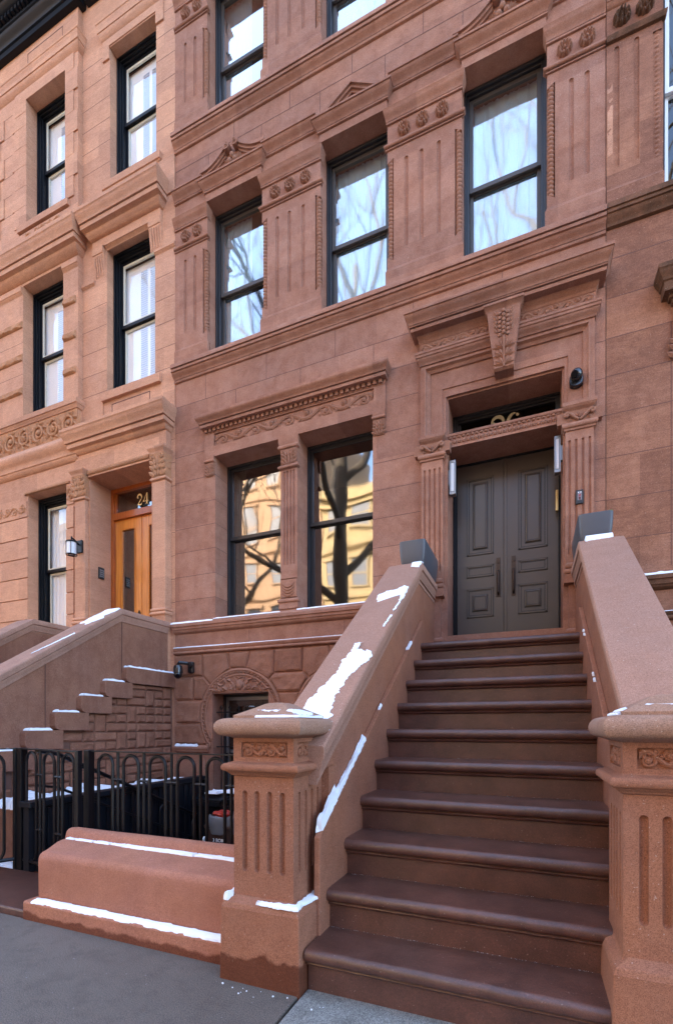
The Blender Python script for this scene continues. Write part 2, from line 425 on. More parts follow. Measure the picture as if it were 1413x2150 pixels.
def acanthus(parent, x0, x1, z0, z1, d, mat, name='acanthus_carving', flare=.02, n=5):
    mb = MB(); cx = (x0+x1)/2; w = x1-x0; H = z1-z0
    mb.stack(x0, x1, prof((z0,d),('c',z1,d+flare)), base=d, ox=.3)
    for row, (zz, L) in enumerate(((.02,.55),(.30,.45),(.52,.42))):
        for k in range(n):
            t = (k-(n-1)/2)/((n-1)/2)
            mb.leaf(cx+t*w*.22, z0+H*zz, pi/2-t*.95, H*L*(1-.12*abs(t)), H*.2, d+flare*(zz+.25), .016)
    for s in (-1, 1):
        spiral(mb, cx+s*w*.30, z1-H*.17, d+flare, H*.13, 1.2, pi/2, -s, H*.035)
    return mb.build(name, mat, parent, smooth=False)
def scroll_cap(parent, x0, x1, z0, z1, d, mat):
    """pilaster capital: two diverging volutes with a leaf between"""
    mb = MB(); cx = (x0+x1)/2; H = z1-z0; w = x1-x0
    mb.stack(x0+.012, x1-.012, [(z0,d),(z1,d)])
    for s in (-1, 1):
        P = [(cx+s*w*.02, YF-d-.014, z0+H*.12), (cx+s*w*.16, YF-d-.016, z0+H*.38), (cx+s*w*.32, YF-d-.018, z0+H*.74), (cx+s*w*.40, YF-d-.02, z0+H*.84)]
        for i in range(15):
            a = pi*.6-i*.42; r = H*.2*(1-i*.055)
            P.append((cx+s*(w*.42+r*.9*cos(a)), YF-d-.02, z0+H*.66+r*sin(a)))
        mb.tube(P, [.011,.015,.017]+[.015]*(len(P)-3), 7)
        for k, a in enumerate((.3,.75)): mb.leaf(cx+s*w*.34, z0+H*.06, pi/2-s*(a-.6), H*.42, H*.22, d, .014)
        mb.leaf(cx, z0+H*.3, pi/2-s*.75, H*.55, H*.16, d, .014)
    mb.leaf(cx, z0+H*.22, pi/2, H*.66, H*.2, d, .022)
    return mb.build('capital', mat, parent, smooth=False)

def sash_window(parent, x0, x1, z0, z1, d, zm, fr, rail, gl, steps=2, inner=None, shade=0, curtain=None, sw=.045, hard=False, jl=True, name='window'):
    """double hung window in an opening x0..x1,z0..z1; outer frame face at depth d (negative = recessed)"""
    f = MB(); y = YF-d; t = .028
    for k in range(steps):                       # stepped frame
        a = k*t; yy = y+.03*k
        f.box(x0+a, x0+a+t, yy, y+.18, z0, z1); f.box(x1-a-t, x1-a, yy, y+.18, z0, z1)
        f.box(x0+a+t, x1-a-t, yy, y+.18, z1-a-t*1.2, z1-a)
    a = steps*t
    f.box(x0+a, x1-a, y+.01, y+.18, z0, z0+.03)
    w = f.build(name, fr, parent, bevel=.003)
    X0, X1, Z0, Z1 = x0+a, x1-a, z0+.03, z1-a
    ys = y+.03*steps
    for k, (za, zb, yy) in enumerate(((zm-.02, Z1, ys), (Z0, zm+.025, ys+.04))):
        s = MB(); bt = .07 if k else .05; tp = .05
        s.box(X0, X0+sw, yy, yy+.035, za, zb); s.box(X1-sw, X1, yy, yy+.035, za, zb)
        s.box(X0+sw, X1-sw, yy, yy+.035, za, za+bt); s.box(X0+sw, X1-sw, yy, yy+.035, zb-tp, zb)
        so = s.build('sash', rail if rail else fr, w, bevel=.003)
        if inner:
            g = MB(); q = .022
            g.box(X0+sw, X0+sw+q, yy+.006, yy+.03, za+bt, zb-tp); g.box(X1-sw-q, X1-sw, yy+.006, yy+.03, za+bt, zb-tp)
            g.box(X0+sw+q, X1-sw-q, yy+.006, yy+.03, za+bt, za+bt+q); g.box(X0+sw+q, X1-sw-q, yy+.006, yy+.03, zb-tp-q*1.6, zb-tp)
            g.build('sash_bead', inner, w)
        p = MB(); p.box(X0+sw-.004, X1-sw+.004, yy+.016, yy+.020, za+bt-.004, zb-tp+.004)
        p.build('pane', gl, w)
    if shade:
        s = MB(); s.box(X0, X1, ys+.10, ys+.105, Z1-shade, Z1); s.build('roller_blind', M['room'] if shade < .4 else M['white'], w)
    if curtain:
        mat, xa, xb = curtain; c = MB()
        xa = X0+(X1-X0)*xa; xb = X0+(X1-X0)*xb; nn = 40
        c.grid(lambda u, v: (xa+(xb-xa)*u, ys+.10+.006*sin(u*(xb-xa)*75)+.006*sin(u*(xb-xa)*190), Z0+(Z1-Z0)*v), nn, 2)
        c.build('curtain', mat, w, smooth=True)
    return w
def joints(parent, lines, mat=None, d=0, name='mortar_joint', t=.0065):
    """thin recessed-looking mortar lines lying on the front: ('h',x0,x1,z) or ('v',x,z0,z1)"""
    mb = MB()
    for L in lines:
        if L[0] == 'h': mb.box(L[1], L[2], YF-d-.0012, YF-d+.003, L[3]-t/2, L[3]+t/2)
        else: mb.box(L[1]-t/2, L[1]+t/2, YF-d-.0014, YF-d+.003, L[2], L[3])
    return mb.build(name, mat or M['joint'], parent)
def rough_block(mb, top, bot, d0, h, seed, nu=14, nv=9, edge=.028, amp=1.0, plane='f', X=0):
    """rock-faced stone between two edge polylines (bottom and top) in facade coordinates"""
    def ev(P, t):
        k = t*(len(P)-1); i = min(int(k), len(P)-2); f = k-i
        return (P[i][0]*(1-f)+P[i+1][0]*f, P[i][1]*(1-f)+P[i+1][1]*f)
    W = max(abs(top[-1][0]-top[0][0]), abs(bot[-1][0]-bot[0][0]), .05); H = max(abs(top[0][1]-bot[0][1]), .05)
    eu = min(edge/W, .3); ev_ = min(edge/H, .3)
    us = [0, eu*.35, eu]+[eu+(1-2*eu)*i/(nu-4) for i in range(1, nu-4)]+[1-eu, 1-eu*.35, 1]
    vs = [0, ev_*.35, ev_]+[ev_+(1-2*ev_)*i/(nv-4) for i in range(1, nv-4)]+[1-ev_, 1-ev_*.35, 1]
    V = []; off = Vector((seed*3.1, seed*1.7, seed))
    for v in vs:
        for u in us:
            a = ev(bot, u); b = ev(top, u); x = a[0]+(b[0]-a[0])*v; z = a[1]+(b[1]-a[1])*v
            e = min(min(u, 1-u)/eu, min(v, 1-v)/ev_, 1)
            k = 0 if e <= 0 else (.55 if e < .9 else 1)
            q = Vector((x*5, z*5, 0))+off
            nz = noise.noise(q)*.9+noise.noise(q*2.7)*.5+abs(noise.noise(q*1.4))*.9+noise.noise(q*6)*.25
            hh = h*k*(.75+.45*nz*amp*(1 if e >= 1 else .2))
            dd = d0+max(hh, 0)
            V.append((x, YF-dd, z) if plane == 'f' else (X+dd, x, z))
    w = len(us); F = [(j*w+i, j*w+i+1, (j+1)*w+i+1, (j+1)*w+i) for j in range(len(vs)-1) for i in range(w-1)]
    n0 = len(V)                                      # skirt down to the backing
    ring = [i for i in range(w)]+[(j+1)*w-1 for j in range(1, len(vs))]+[(len(vs)-1)*w+i for i in range(w-2, -1, -1)]+[j*w for j in range(len(vs)-2, 0, -1)]
    for i in ring:
        p = V[i]; V.append((p[0], YF+.03, p[2]) if plane == 'f' else (X-.02, p[1], p[2]))
    m = len(ring); F += [(ring[i], ring[(i+1) % m], n0+(i+1) % m, n0+i) for i in range(m)]
    mb.add(V, F)

# ================================================================== the house with the taupe door
A0, A1 = -4.915, .715
H26 = thing('brownstone_house', (-2.1, YF, 0), 'reddish brown carved stone townhouse in the middle with taupe double door and fluted piers', 'house')
s26, c26 = M['s26'], M['s26c']
W = MB()
PO = (-.90, .31)          # portal opening
# parlour storey wall with openings
def fpt(u, w): return (u, YF, w)
W.face([(A0,2.35),(-1.0,2.35),(-1.0,2.0),(A1,2.0),(A1,6.72),(A0,6.72)], [[(-4.19,2.8),(-1.82,2.8),(-1.82,5.19),(-4.19,5.19)], [(PO[0]-.02,2.02),(PO[1]+.02,2.02),(PO[1]+.02,5.16),(PO[0]-.02,5.16)]],
       fpt, lambda u, w: (u, YF+(.36 if u < -1 else .55), w))
W.box(A0, A1, YF+.001, YF+.34, 8.87, 10.15)           # spandrel between the upper storeys
W.box(A0, A1, YF+.03, YF+.34, 6.3, 6.63)
W.box(A0, A1, YF+.001, YF+.34, 12.2, 14.6)
for zb, zt in ((6.62, 8.88), (10.05, 12.21)):         # pier cores, set back behind the ropes
    for x0, x1 in ((A0,-4.33),(-3.41,-2.53),(-1.63,-.74),(.16,A1)): W.box(x0+.001, x1-.001, YF+.062, YF+.34, zb, zt)
W.box(A0, -1.02, YF+.035, YF+.3, -1.1, -.0) 
W.face([(A0,-.02),(A1,-.02),(A1,2.36),(A0,2.36)], [[(-4.23,.15),(-3.315,.15),(-3.315,1.765),(-4.23,1.765)],[(-2.685,.15),(-1.77,.15),(-1.77,1.765),(-2.685,1.765)]],
       lambda u, w: (u, YF+.02, w), lambda u, w: (u, YF+.3, w))
wall26 = W.build('wall', s26, H26)
# dark rooms behind the windows
r = MB(); r.box(A0+.02, A1-.02, YF+3.2, YF+3.3, -1, 14.5); r.box(A0, A0+.03, YF+.36, YF+3.2, -1, 14.5); r.box(A1-.03, A1, YF+.36, YF+3.2, -1, 14.5)
for z in (-.9, 2.0, 6.1, 9.5, 12.9): r.box(A0+.03, A1-.03, YF+.56, YF+3.2, z, z+.15)
r.box(-1.62, -1.5, YF+.36, YF+3.2, 2.2, 6)
r.build('interior_wall', M['room'], H26)
r = MB(); r.box(A0, A1, YF+.3, YF+9, 14.5, 14.7); r.box(A0,A1,YF+8.9,YF+9,-1,14.5); r.box(A0,A1,YF-.35,YF+.4,14.3,14.9); r.build('roof', M['black'], H26)
# ashlar joints
J = []
for z in (6.05,): J += [('h', A0, -.02, z)]
for z in (5.67, 5.30): J += [('h', A0, -4.36, z), ('h', -1.6, -1.25, z)]
for z in (4.92, 4.56, 4.22, 3.87, 3.51, 3.16): J += [('h', A0, -4.19, z), ('h', -1.82, -1.2, z)]
for z in (5.87, 5.31, 4.92, 4.53, 4.09, 3.65, 3.23): J += [('h', .62, A1, z)]
J += [('v', x, 6.05, 6.4) for x in (-4.36,-3.345,-2.325,-1.31,-.3)]+[('v', x, 5.72, 6.05) for x in (-3.84,-2.825,-1.81)]
J += [('h', A0, A1, 9.575)]+[('v', x, 9.575, 9.86) for x in (-3.87,-2.985,-2.095,-1.19,-.3)]+[('v', x, 9.24, 9.575) for x in (-4.31,-3.425,-2.54,-1.66,-.73,.15)]
joints(H26, J)
J2 = MB()
for z in (4.92, 4.56, 4.22, 3.87, 3.51, 3.16): J2.box(-4.1912, -4.188, YF, YF+.28, z-.002, z+.002)
J2.build('mortar_joint', M['joint'], H26)

# sill band and base plinths of an upper storey
def upper_storey(z0, dz_shaft, soff, shift):
    """z0 = top of the sill band"""
    P = H26
    b = MB()
    b.stack(A0, A1, prof((z0-.235,.0),('l',z0-.225,.022),('l',z0-.20,.028),('q',z0-.192,.028),('s',z0-.115,.080),('l',z0-.112,.092),('q',z0-.104,.092),('l',z0-.072,.094),('q',z0-.064,.094),('l',z0-.062,.108),('l',z0-.015,.108),('l',z0,.10)), ox=0)
    b.build('sill_band', s26, P, smooth=True)
    J = [('v', x, z0-.225, z0) for x in (-4.34,-3.45,-2.53,-1.66,-.74,.16)]
    zr0, zr1, za, zf, zc = dz_shaft           # rope bottom, rope top, astragal bottom, cap bottom, cap top
    for i, (x0, x1, nf) in enumerate(((A0,-4.33,2),(-3.41,-2.53,3),(-1.63,-.74,3),(.16,A1,2))):
        L = i > 0; Rr = i < 3
        xa = x0+(.078 if L else 0); xb = x1-(.078 if Rr else 0)
        s = MB()
        w = .05
        if nf == 3: cs = [x0+.235, x0+.42, x0+.625]
        elif i == 0: cs = [-4.725, -4.55]
        else: cs = [.395, .545]
        fl = [(c, w, zr0+.11, zr1-.045) for c in cs]
        fluted(s, xa, xb, zr0, zr1, fl, lambda u, q, dp: (u, YF-.004+dp, q), .016)
        for xx in (xa, xb): s.add([(xx,YF-.004,zr0),(xx,YF+.07,zr0),(xx,YF+.07,zr1),(xx,YF-.004,zr1)], [(0,1,2,3)])
        s.box(x0, x1, YF-.004, YF+.07, z0+.255, zr0); s.box(x0, x1, YF-.004, YF+.07, zr1, za+.02)
        for cond, a, e in ((L, x0, xa), (Rr, x1, xb)):            # splayed stops above and below the rope
            if cond:
                for zz, q in ((zr1, -.05), (zr0, .05)):
                    s.prism([(a, zz), (e, zz), (e if False else a, zz+q)], YF-.004, YF+.07)
        pil = s.build('pilaster', s26, P)
        if L: rope(pil, x0+.040, zr0, zr1, -.034, .036, c26, 1)
        if Rr: rope(pil, x1-.040, zr0, zr1, -.034, .036, c26, -1)
        s = MB(); oxl = 1 if L else 0; oxr = 1 if Rr else 0
        s.stack(x0, x1, prof((z0,.02),('l',z0+.235,.02),('o',z0+.25,.012),('s',z0+.29,-.002)), base=.02 if not(L or Rr) else .0, ox=1, left=L, right=Rr)
        s.build('plinth', s26, pil, smooth=True)
        s = MB()
        s.stack(x0, x1, prof((za,.004),('l',za+.004,.020),('l',za+.016,.020),('q',za+.024,.018),('t',za+.068,.026),('l',za+.07,.004)), base=.004, left=L, right=Rr)
        s.stack(x0, x1, [(za+.07,.0035),(zf,.0035)], back=.07, left=False, right=False)
        s.stack(x0, x1, prof((zf,.004),('l',zf+.004,.022),('l',zf+.022,.024),('q',zf+.030,.024),('s',zc-.015,.07),('l',zc,.078)), base=.004, ox=.55, left=L, right=Rr, back=.07)
        s.build('capital', s26, pil, smooth=True)
        zr = (za+.07+zf)/2-.005
        rc = [x0+.21, x0+.432, x0+.665] if nf == 3 else ([-4.71,-4.50] if i == 0 else [.33,.545])
        for c in rc: rosette(pil, c, zr, .004, .078, c26)
    # fascia, string and lintel blocks
    zs = soff+.21
    b = MB()
    for x0, x1 in ((A0,-4.33),(-3.41,-2.53),(-1.63,-.74),(.16,A1)): b.box(x0-.0, x1+.0, YF-.0035, YF+.07, zc+.001, soff+.02)
    b.build('fascia', s26, P)
    pm = lambda z, e: prof((z,e),('l',z+.008,e+.020),('l',z+.024,e+.022),('q',z+.032,e+.022),('s',z+.125,e+.085),('l',z+.128,e+.098),('l',z+.15,e+.098),('l',z+.155,e))
    b = MB()
    for x0, x1 in ((A0,-4.37),(-3.38,-2.57),(-1.60,-.77),(.18,A1)): b.stack(x0, x1, pm(zs-.01, .0), ox=0)
    b.build('string_course', s26, P, smooth=True)
    for i, (x0, x1) in enumerate(((-4.37,-3.38),(-2.57,-1.60),(-.77,.18))):
        b = MB(); b.box(x0+.03, x1-.03, YF-.03, YF+.05, soff, soff+.12); b.stack(x0+.03, x1-.03, pm(soff+.10, .03), base=.03, ox=.8)
        l = b.build('lintel', s26, P, smooth=True)
        zt = soff+.255; cx = (x0+x1)/2; b = MB()
        if i == 1:
            hw = .48; hh = .28
            b.prism([(cx-hw+.04,zt),(cx+hw-.04,zt),(cx,zt+hh-.03)], YF-.012, YF+.01)
            for s_ in (-1, 1):      # raking mouldings
                for (o, dd, t) in ((0,.085,.035),(.035,.06,.03),(.065,.035,.03)):
                    sl = hh/hw
                    P0 = [(cx+s_*(hw-o*2.2), zt), (cx, zt+hh-o*1.15), (cx, zt+hh-o*1.15-t*1.15), (cx+s_*(hw-(o+t)*2.2), zt)]
                    b.prism(P0 if s_ < 0 else P0[::-1], YF-dd, YF+.01)
        else:
            hw = .54; n = 16
            def curve(s_, o):
                P0 = []
                for k in range(n+1):
                    t = k/n; x = cx+s_*(hw-(hw-.1)*t)
                    z = zt+.165+.185*(t**1.9)-.012*sin(t*pi)-o*(1+.2*t)
                    P0.append((x, z))
                return P0
            fill = [(cx-hw+.06, zt)]+[p for p in curve(-1, .07)]+[p for p in curve(1, .07)[::-1]]+[(cx+hw-.06, zt)]
            b.prism(fill, YF-.012, YF+.01)
            for s_ in (-1, 1):
                for o, dd, t in ((0,.085,.04),(.04,.06,.03),(.07,.035,.025)):
                    a = curve(s_, o); c_ = curve(s_, o+t)
                    a = [(x, max(z, zt)) for x, z in a]; c_ = [(x, max(z, zt-.001)) for x, z in c_]
                    R = [[(p[0],YF-dd,p[1]),(p[0],YF+.01,p[1]),(q[0],YF+.01,q[1]),(q[0],YF-dd,q[1])] for p, q in zip(a, c_)]
                    b.rings(R)
                c0 = (cx+s_*.072, zt+.315)
                b.prism([(c0[0]+.052*cos(2*pi*k/20), c0[1]+.052*sin(2*pi*k/20)) for k in range(20)], YF-.095, YF+.01)
        b.build('pediment', s26, l)
        if i != 1:
            o = MB()
            for s_ in (-1, 1): spiral(o, cx+s_*.072, zt+.315, .097, .036, 1.4, pi/2, s_, .007)
            o.ball((cx, YF-.045, zt+.20), (.035,.03,.04), 10); o.ball((cx-.04, YF-.04, zt+.135), (.038,.032,.038), 8); o.ball((cx+.045, YF-.04, zt+.135), (.038,.032,.038), 8)
            for s_ in (-1, 1):
                for a in (.3, .8, 1.3, 1.9): o.leaf(cx+s_*.06, zt+.12, pi/2-s_*a, .13, .055, .014, .028)
            o.build('fruit_carving', c26, l, smooth=True)
        # soffit and jamb faces
        sb = MB(); xo0, xo1 = ((-4.33,-3.41),(-2.53,-1.63),(-.74,.16))[i]
        sb.box(xo0-.0005, xo1+.0005, YF+.0502, YF+.338, soff, soff+.004); sb.build('soffit', s26, l)
        zw0 = z0-.01; zmid = z0+(soff-z0)*.485
        ww = sash_window(P, xo0-.002, xo1+.002, zw0, soff, -.19, zmid, M['frame'], M['framer'], M['g26'], steps=2, shade=0,
                    curtain=((M['sheer'], 0, .6) if i < 1 else (M['sheer'], .0, 1)))
upper_storey(6.635, (7.0, 8.25, 8.35, 8.665, 8.81), 8.865, 0)
upper_storey(10.06, (10.42, 11.46, 11.64, 11.96, 12.10), 12.16, 3.4)

# ---- parlour windows
P = H26
b = MB(); b.stack(A0, -1.0, prof((2.66,.0),('l',2.67,.02),('o',2.70,.045),('l',2.715,.05),('l',2.72,.062),('l',2.755,.062),('l',2.76,.078),('l',2.80,.078),('l',2.865,.0)), ox=0); b.build('sill', s26, P, smooth=True)
b = MB(); b.stack(A0, -1.0, prof((2.35,.0),('l',2.362,.03),('t',2.40,.018),('l',2.41,.04),('l',2.44,.05),('l',2.46,.02)), ox=0); b.build('water_table', s26, P, smooth=True)
joints(P, [('v', -3.62, 2.46, 2.66), ('v', -2.2, 2.46, 2.66)])
b = MB(); b.fb(-4.355, -1.65, 5.185, 5.56, .03); lin = None
# lintel with a sunk panel
b = MB()
b.face([(-4.355,5.185),(-1.65,5.185),(-1.65,5.56),(-4.355,5.56)], [[(-4.19,5.31),(-1.80,5.31),(-1.80,5.485),(-4.19,5.485)]], lambda u, w: (u, YF-.03, w), lambda u, w: (u, YF-.008, w))
b.box(-4.2,-1.79,YF-.008,YF,5.30,5.49)
b.add([(-4.355,YF-.03,5.185),(-4.355,YF,5.185),(-4.355,YF,5.56),(-4.355,YF-.03,5.56),(-1.65,YF-.03,5.185),(-1.65,YF,5.185),(-1.65,YF,5.56),(-1.65,YF-.03,5.56)], [(0,1,2,3),(4,5,6,7),(0,4,5,1)])
b.box(-4.2, -1.81, YF-.0295, YF+.36, 5.165, 5.186)
lin = b.build('lintel', s26, P)
scroll_frieze(lin, -4.18, -1.81, 5.315, 5.48, .006, c26, 9, seed=5, fat=2.5, lush=1.8)
b = MB(); n = 37
for k in range(n):
    x = -4.345+(2.68/n)*k; b.box(x+.012, x+.052, YF-.062, YF-.0, 5.512, 5.556)
b.box(-4.355,-1.65,YF-.036,YF,5.50,5.512); b.build('dentil_course', c26, P, kind='stuff')
b = MB(); b.stack(-4.355, -1.65, prof((5.556,.07),('l',5.558,.105),('l',5.592,.11),('q',5.60,.11),('l',5.602,.125),('s',5.675,.18),('l',5.68,.18),('l',5.705,.18),('l',5.715,.05)), base=.07, ox=.62); b.build('cornice', s26, P, smooth=True)
# mullion pilaster and side consoles
b = MB()
fluted(b, -3.115, -2.865, 3.37, 4.74, [(c, .03, 3.46, 4.72) for c in (-3.06,-3.015,-2.965,-2.918)], lambda u, q, dp: (u, YF-.012+dp, q), .012)
b.add([(-3.115,YF-.012,2.8),(-3.115,YF+.33,2.8),(-3.115,YF+.33,5.18),(-3.115,YF-.012,5.18)],[(0,1,2,3)]); b.add([(-2.865,YF-.012,2.8),(-2.865,YF+.33,2.8),(-2.865,YF+.33,5.18),(-2.865,YF-.012,5.18)],[(0,1,2,3)])
b.box(-3.112,-2.868,YF-.011,YF+.33,2.8,3.37); b.box(-3.112,-2.868,YF-.011,YF+.33,4.74,5.18)
mul = b.build('mullion', s26, P)
b = MB(); b.stack(-3.115,-2.865, prof((4.735,.012),('l',4.75,.03),('t',4.79,.014),('l',4.80,.02)), base=.012); b.stack(-3.115,-2.865, prof((5.0,.012),('l',5.01,.03),('t',5.06,.018),('l',5.07,.03),('l',5.095,.04),('l',5.18,.04)), base=.012, ox=.8)
b.stack(-3.115,-2.865, prof((2.87,.03),('l',2.95,.03),('t',3.0,.016),('l',3.01,.02)), base=.012)
b.box(-3.11,-2.87,YF-.03,YF,3.02,3.26)
b.prism([(-3.11,3.27),(-2.87,3.27),(-2.99,3.34)], YF-.035, YF)
b.build('capital', s26, mul, smooth=True)
o = MB()
for k in range(4):      # swags in the square block
    z = 3.21-.04*k; o.tube([(-3.08+.18*t/8, YF-.034, z-.055*sin(pi*t/8)) for t in range(9)], [.004]+[.010]*7+[.004], 6)
o.build('swag_carving', c26, mul, smooth=True)
acanthus(mul, -3.105, -2.875, 4.80, 5.0, .014, c26)
for x0, x1 in ((-4.345,-4.20),(-1.81,-1.66)):
    b = MB(); b.stack(x0, x1, prof((5.08,.02),('l',5.09,.035),('t',5.13,.016),('l',5.14,.04),('l',5.186,.04)), base=.03, ox=.6)
    c = b.build('console', s26, P, smooth=True); acanthus(c, x0+.005, x1-.005, 4.90, 5.08, .012, c26)
for k, (x0, x1) in enumerate(((-4.19,-3.112),(-2.868,-1.82))):
    w = sash_window(P, x0, x1, 2.865, 5.17, -.29, 4.09, M['frame'], M['frame'], M['g1'], steps=1, sw=.05, curtain=(M['curtain'], 0, .2) if k == 0 else None)
b = MB(); b.box(-3.69,-3.62,YF+.28,YF+.29,2.885,2.905); b.build('window_latch', M['metal'], w)

# ---- portal
b = MB()
# architrave around the opening, in two planes
def frame(b, xo0, xo1, zo, xi0, xi1, zi, d0, d1, zb=4.66):
    """mitred inverted-U strip from outer edge (depth d0) to inner edge (depth d1)"""
    O = [(xo0,zb),(xo0,zo),(xo1,zo),(xo1,zb)]; I = [(xi0,zb),(xi0,zi),(xi1,zi),(xi1,zb)]
    vs = [(x,YF-d0,z) for x,z in O]+[(x,YF-d1,z) for x,z in I]
    b.add(vs, [(0,1,5,4),(1,2,6,5),(2,3,7,6)])
for a in ((-1.205,.61,5.545,-1.205,.61,5.545,0,.055),(-1.205,.61,5.545,-1.165,.57,5.515,.055,.055),(-1.165,.57,5.515,-1.163,.568,5.513,.055,.075),(-1.163,.568,5.513,-1.148,.553,5.50,.075,.075),
          (-1.148,.553,5.50,-1.135,.54,5.485,.075,.045),(-1.135,.54,5.485,-1.10,.505,5.455,.045,.03),(-1.10,.505,5.455,-1.098,.503,5.453,.03,.012),(-1.098,.503,5.453,-.96,.365,5.25,.012,.012),
          (-.96,.365,5.25,-.958,.363,5.248,.012,-.03),(-.958,.363,5.248,-.90,.31,5.14,-.03,-.03),(-.90,.31,5.14,-.90,.31,5.14,-.03,-.5)): frame(b, *a)
b.box(-1.2,-.903,YF-.010,YF+.0,2.13,4.7); b.box(.313,.605,YF-.010,YF,2.13,4.7)
b.box(-1.2,.605,YF-.010,YF,5.26,5.54)
for x0, x1 in ((-.906,-.896),(.306,.316)):
    b.add([(x0,YF+.0,2.13),(x0,YF+.5,2.13),(x0,YF+.5,4.7),(x0,YF,4.7)] if x0 < 0 else [(x1,YF,2.13),(x1,YF+.5,2.13),(x1,YF+.5,4.7),(x1,YF,4.7)], [(0,1,2,3)])
b.build('door_surround', s26, P)
b = MB(); b.stack(-1.205, .61, prof((5.545,.055),('l',5.548,.07),('s',5.615,.11),('l',5.62,.12),('l',5.645,.122),('l',5.65,.13),('l',5.675,.13),('l',5.68,.06)), base=.055, ox=.75)
b.build('architrave', s26, P, smooth=True)
b = MB(); b.box(-1.215,.62,YF-.07,YF,5.678,5.80)
fz = b.build('frieze', s26, P)
scroll_frieze(fz, -1.20, -.45, 5.69, 5.795, .068, c26, 7, 11, fat=3.0, lush=1.4); scroll_frieze(fz, -.10, .60, 5.69, 5.795, .068, c26, 7, 12, fat=3.0, lush=1.4)
b = MB(); b.stack(-1.215, .62, prof((5.80,.075),('l',5.81,.08),('s',5.87,.115),('l',5.875,.12),('l',5.876,.20),('l',5.908,.205),('q',5.916,.205),('l',5.917,.22),('l',5.927,.225),('q',5.935,.225),('s',6.025,.285),('l',6.028,.297),('l',6.06,.297),('l',6.075,.1)), base=.075, ox=.62, right=True)
b.build('cornice', s26, P, smooth=True)
# keystone
b = MB()
ks = [(5.20,.10,.13),(5.22,.10,.155),(5.30,.105,.15),(5.45,.125,.155),(5.62,.15,.175),(5.80,.168,.2),(5.815,.172,.205)]
b.rings([[(-.275-w,YF-d,z),(-.275+w,YF-d,z),(-.275+w,YF-.0,z),(-.275-w,YF-.0,z)] for z, w, d in ks])
b.stack(-.465,-.085, prof((5.815,.19),('c',5.86,.225),('l',5.865,.235),('l',5.89,.235)), base=.21, ox=.6)
ky = b.build('keystone', s26, P)
o = MB()
def kd(z): 
    for (za,wa,da),(zb,wb,db) in zip(ks, ks[1:]):
        if za <= z <= zb: return da+(db-da)*(z-za)/(zb-za)
    return .2
for r_ in range(6):
    z = 5.79-.042*r_
    o.ball((-.275, YF-kd(z)-.008, z), (.02,.018,.022), 8)
    for s_ in (-1, 1):
        o.ball((-.275+s_*.042, YF-kd(z)-.004, z-.02), (.02,.014,.02), 8)
        if r_ < 5: o.leaf(-.275+s_*.07, z-.035, pi/2-s_*.5, .075, .04, kd(z)-.004, .018)
for z, q in ((5.24,.12),(5.33,.13),(5.42,.14)):
    for s_ in (-1, 1):
        for a in (.35, .9, 1.35): o.leaf(-.275+s_*.008, z, pi/2-s_*a, q*(1-.1*a), .04, kd(z)-.004, .024)
o.tube([(-.275, YF-kd(z)-.004, z) for z in (5.22,5.3,5.4,5.5,5.55)], .011, 6)
o.build('corn_carving', c26, ky, smooth=True)
# pilasters either side of the door
for i, (x0, x1) in enumerate(((-1.195,-.945),(.335,.60))):
    b = MB(); fl = [(x0+.038+(x1-x0-.076)*k/3, .027, 3.1, 4.31) for k in range(4)]
    fluted(b, x0, x1, 3.0, 4.42, fl, lambda u, q, dp: (u, YF-.075+dp, q), .012)
    b.add([(x0,YF-.075,3.0),(x0,YF,3.0),(x0,YF,4.42),(x0,YF-.075,4.42)], [(0,1,2,3)]); b.add([(x1,YF-.075,3.0),(x1,YF,3.0),(x1,YF,4.42),(x1,YF-.075,4.42)], [(0,1,2,3)])
    p = b.build('pilaster', s26, P)
    b = MB(); b.stack(x0, x1, prof((4.40,.075),('l',4.405,.088),('l',4.425,.092),('t',4.48,.02),('l',4.485,.08)), base=.075)
    b.stack(x0, x1, prof((4.60,.08),('s',4.645,.115),('l',4.65,.12),('l',4.685,.122),('l',4.69,.09)), base=.09, ox=.9)
    b.build('capital_moulding', s26, p, smooth=True)
    scroll_cap(p, x0-.008, x1+.008, 4.485, 4.60, .082, c26)
    b = MB(); b.stack(x0, x1, prof((2.79,.095),('l',2.80,.12),('l',2.89,.12),('l',2.895,.10),('t',2.95,.02),('l',2.955,.09),('t',3.01,.016),('l',3.02,.08)), base=.10, ox=.8)
    b.box(x0+.03, x1-.03, YF-.07, YF, 2.13, 2.8)
    b.stack(x0+.03, x1-.03, prof((2.26,.07),('l',2.265,.09),('t',2.32,.015),('l',2.33,.075)), base=.07)
    b.build('pedestal', s26, p, smooth=True)
# carved transom bar
b = MB(); b.box(-.9,.31,YF+.03,YF+.5,4.575,4.72); tb = b.build('transom_bar', s26, P)
b = MB(); b.stack(-.905,.315, prof((4.565,-.03),('l',4.575,-.02),('l',4.58,-.03)), ox=0); b.stack(-.905,.315, prof((4.69,-.03),('l',4.695,-.015),('l',4.72,-.012),('l',4.725,-.04)), ox=0); b.build('moulding', s26, tb)
o = MB()
for k in range(24):
    x = -.875+k*.05
    o.ball((x, YF+.028, 4.625), (.017,.014,.022), 8); o.ball((x, YF+.018, 4.625), (.007,.008,.009), 6)
    o.leaf(x+.025, 4.59, pi/2, .06, .02, -.03, .014)
    o.ball((x, YF+.028, 4.675), (.02,.016,.014), 8)
o.build('egg_and_dart_carving', c26, tb, smooth=True, kind='stuff')
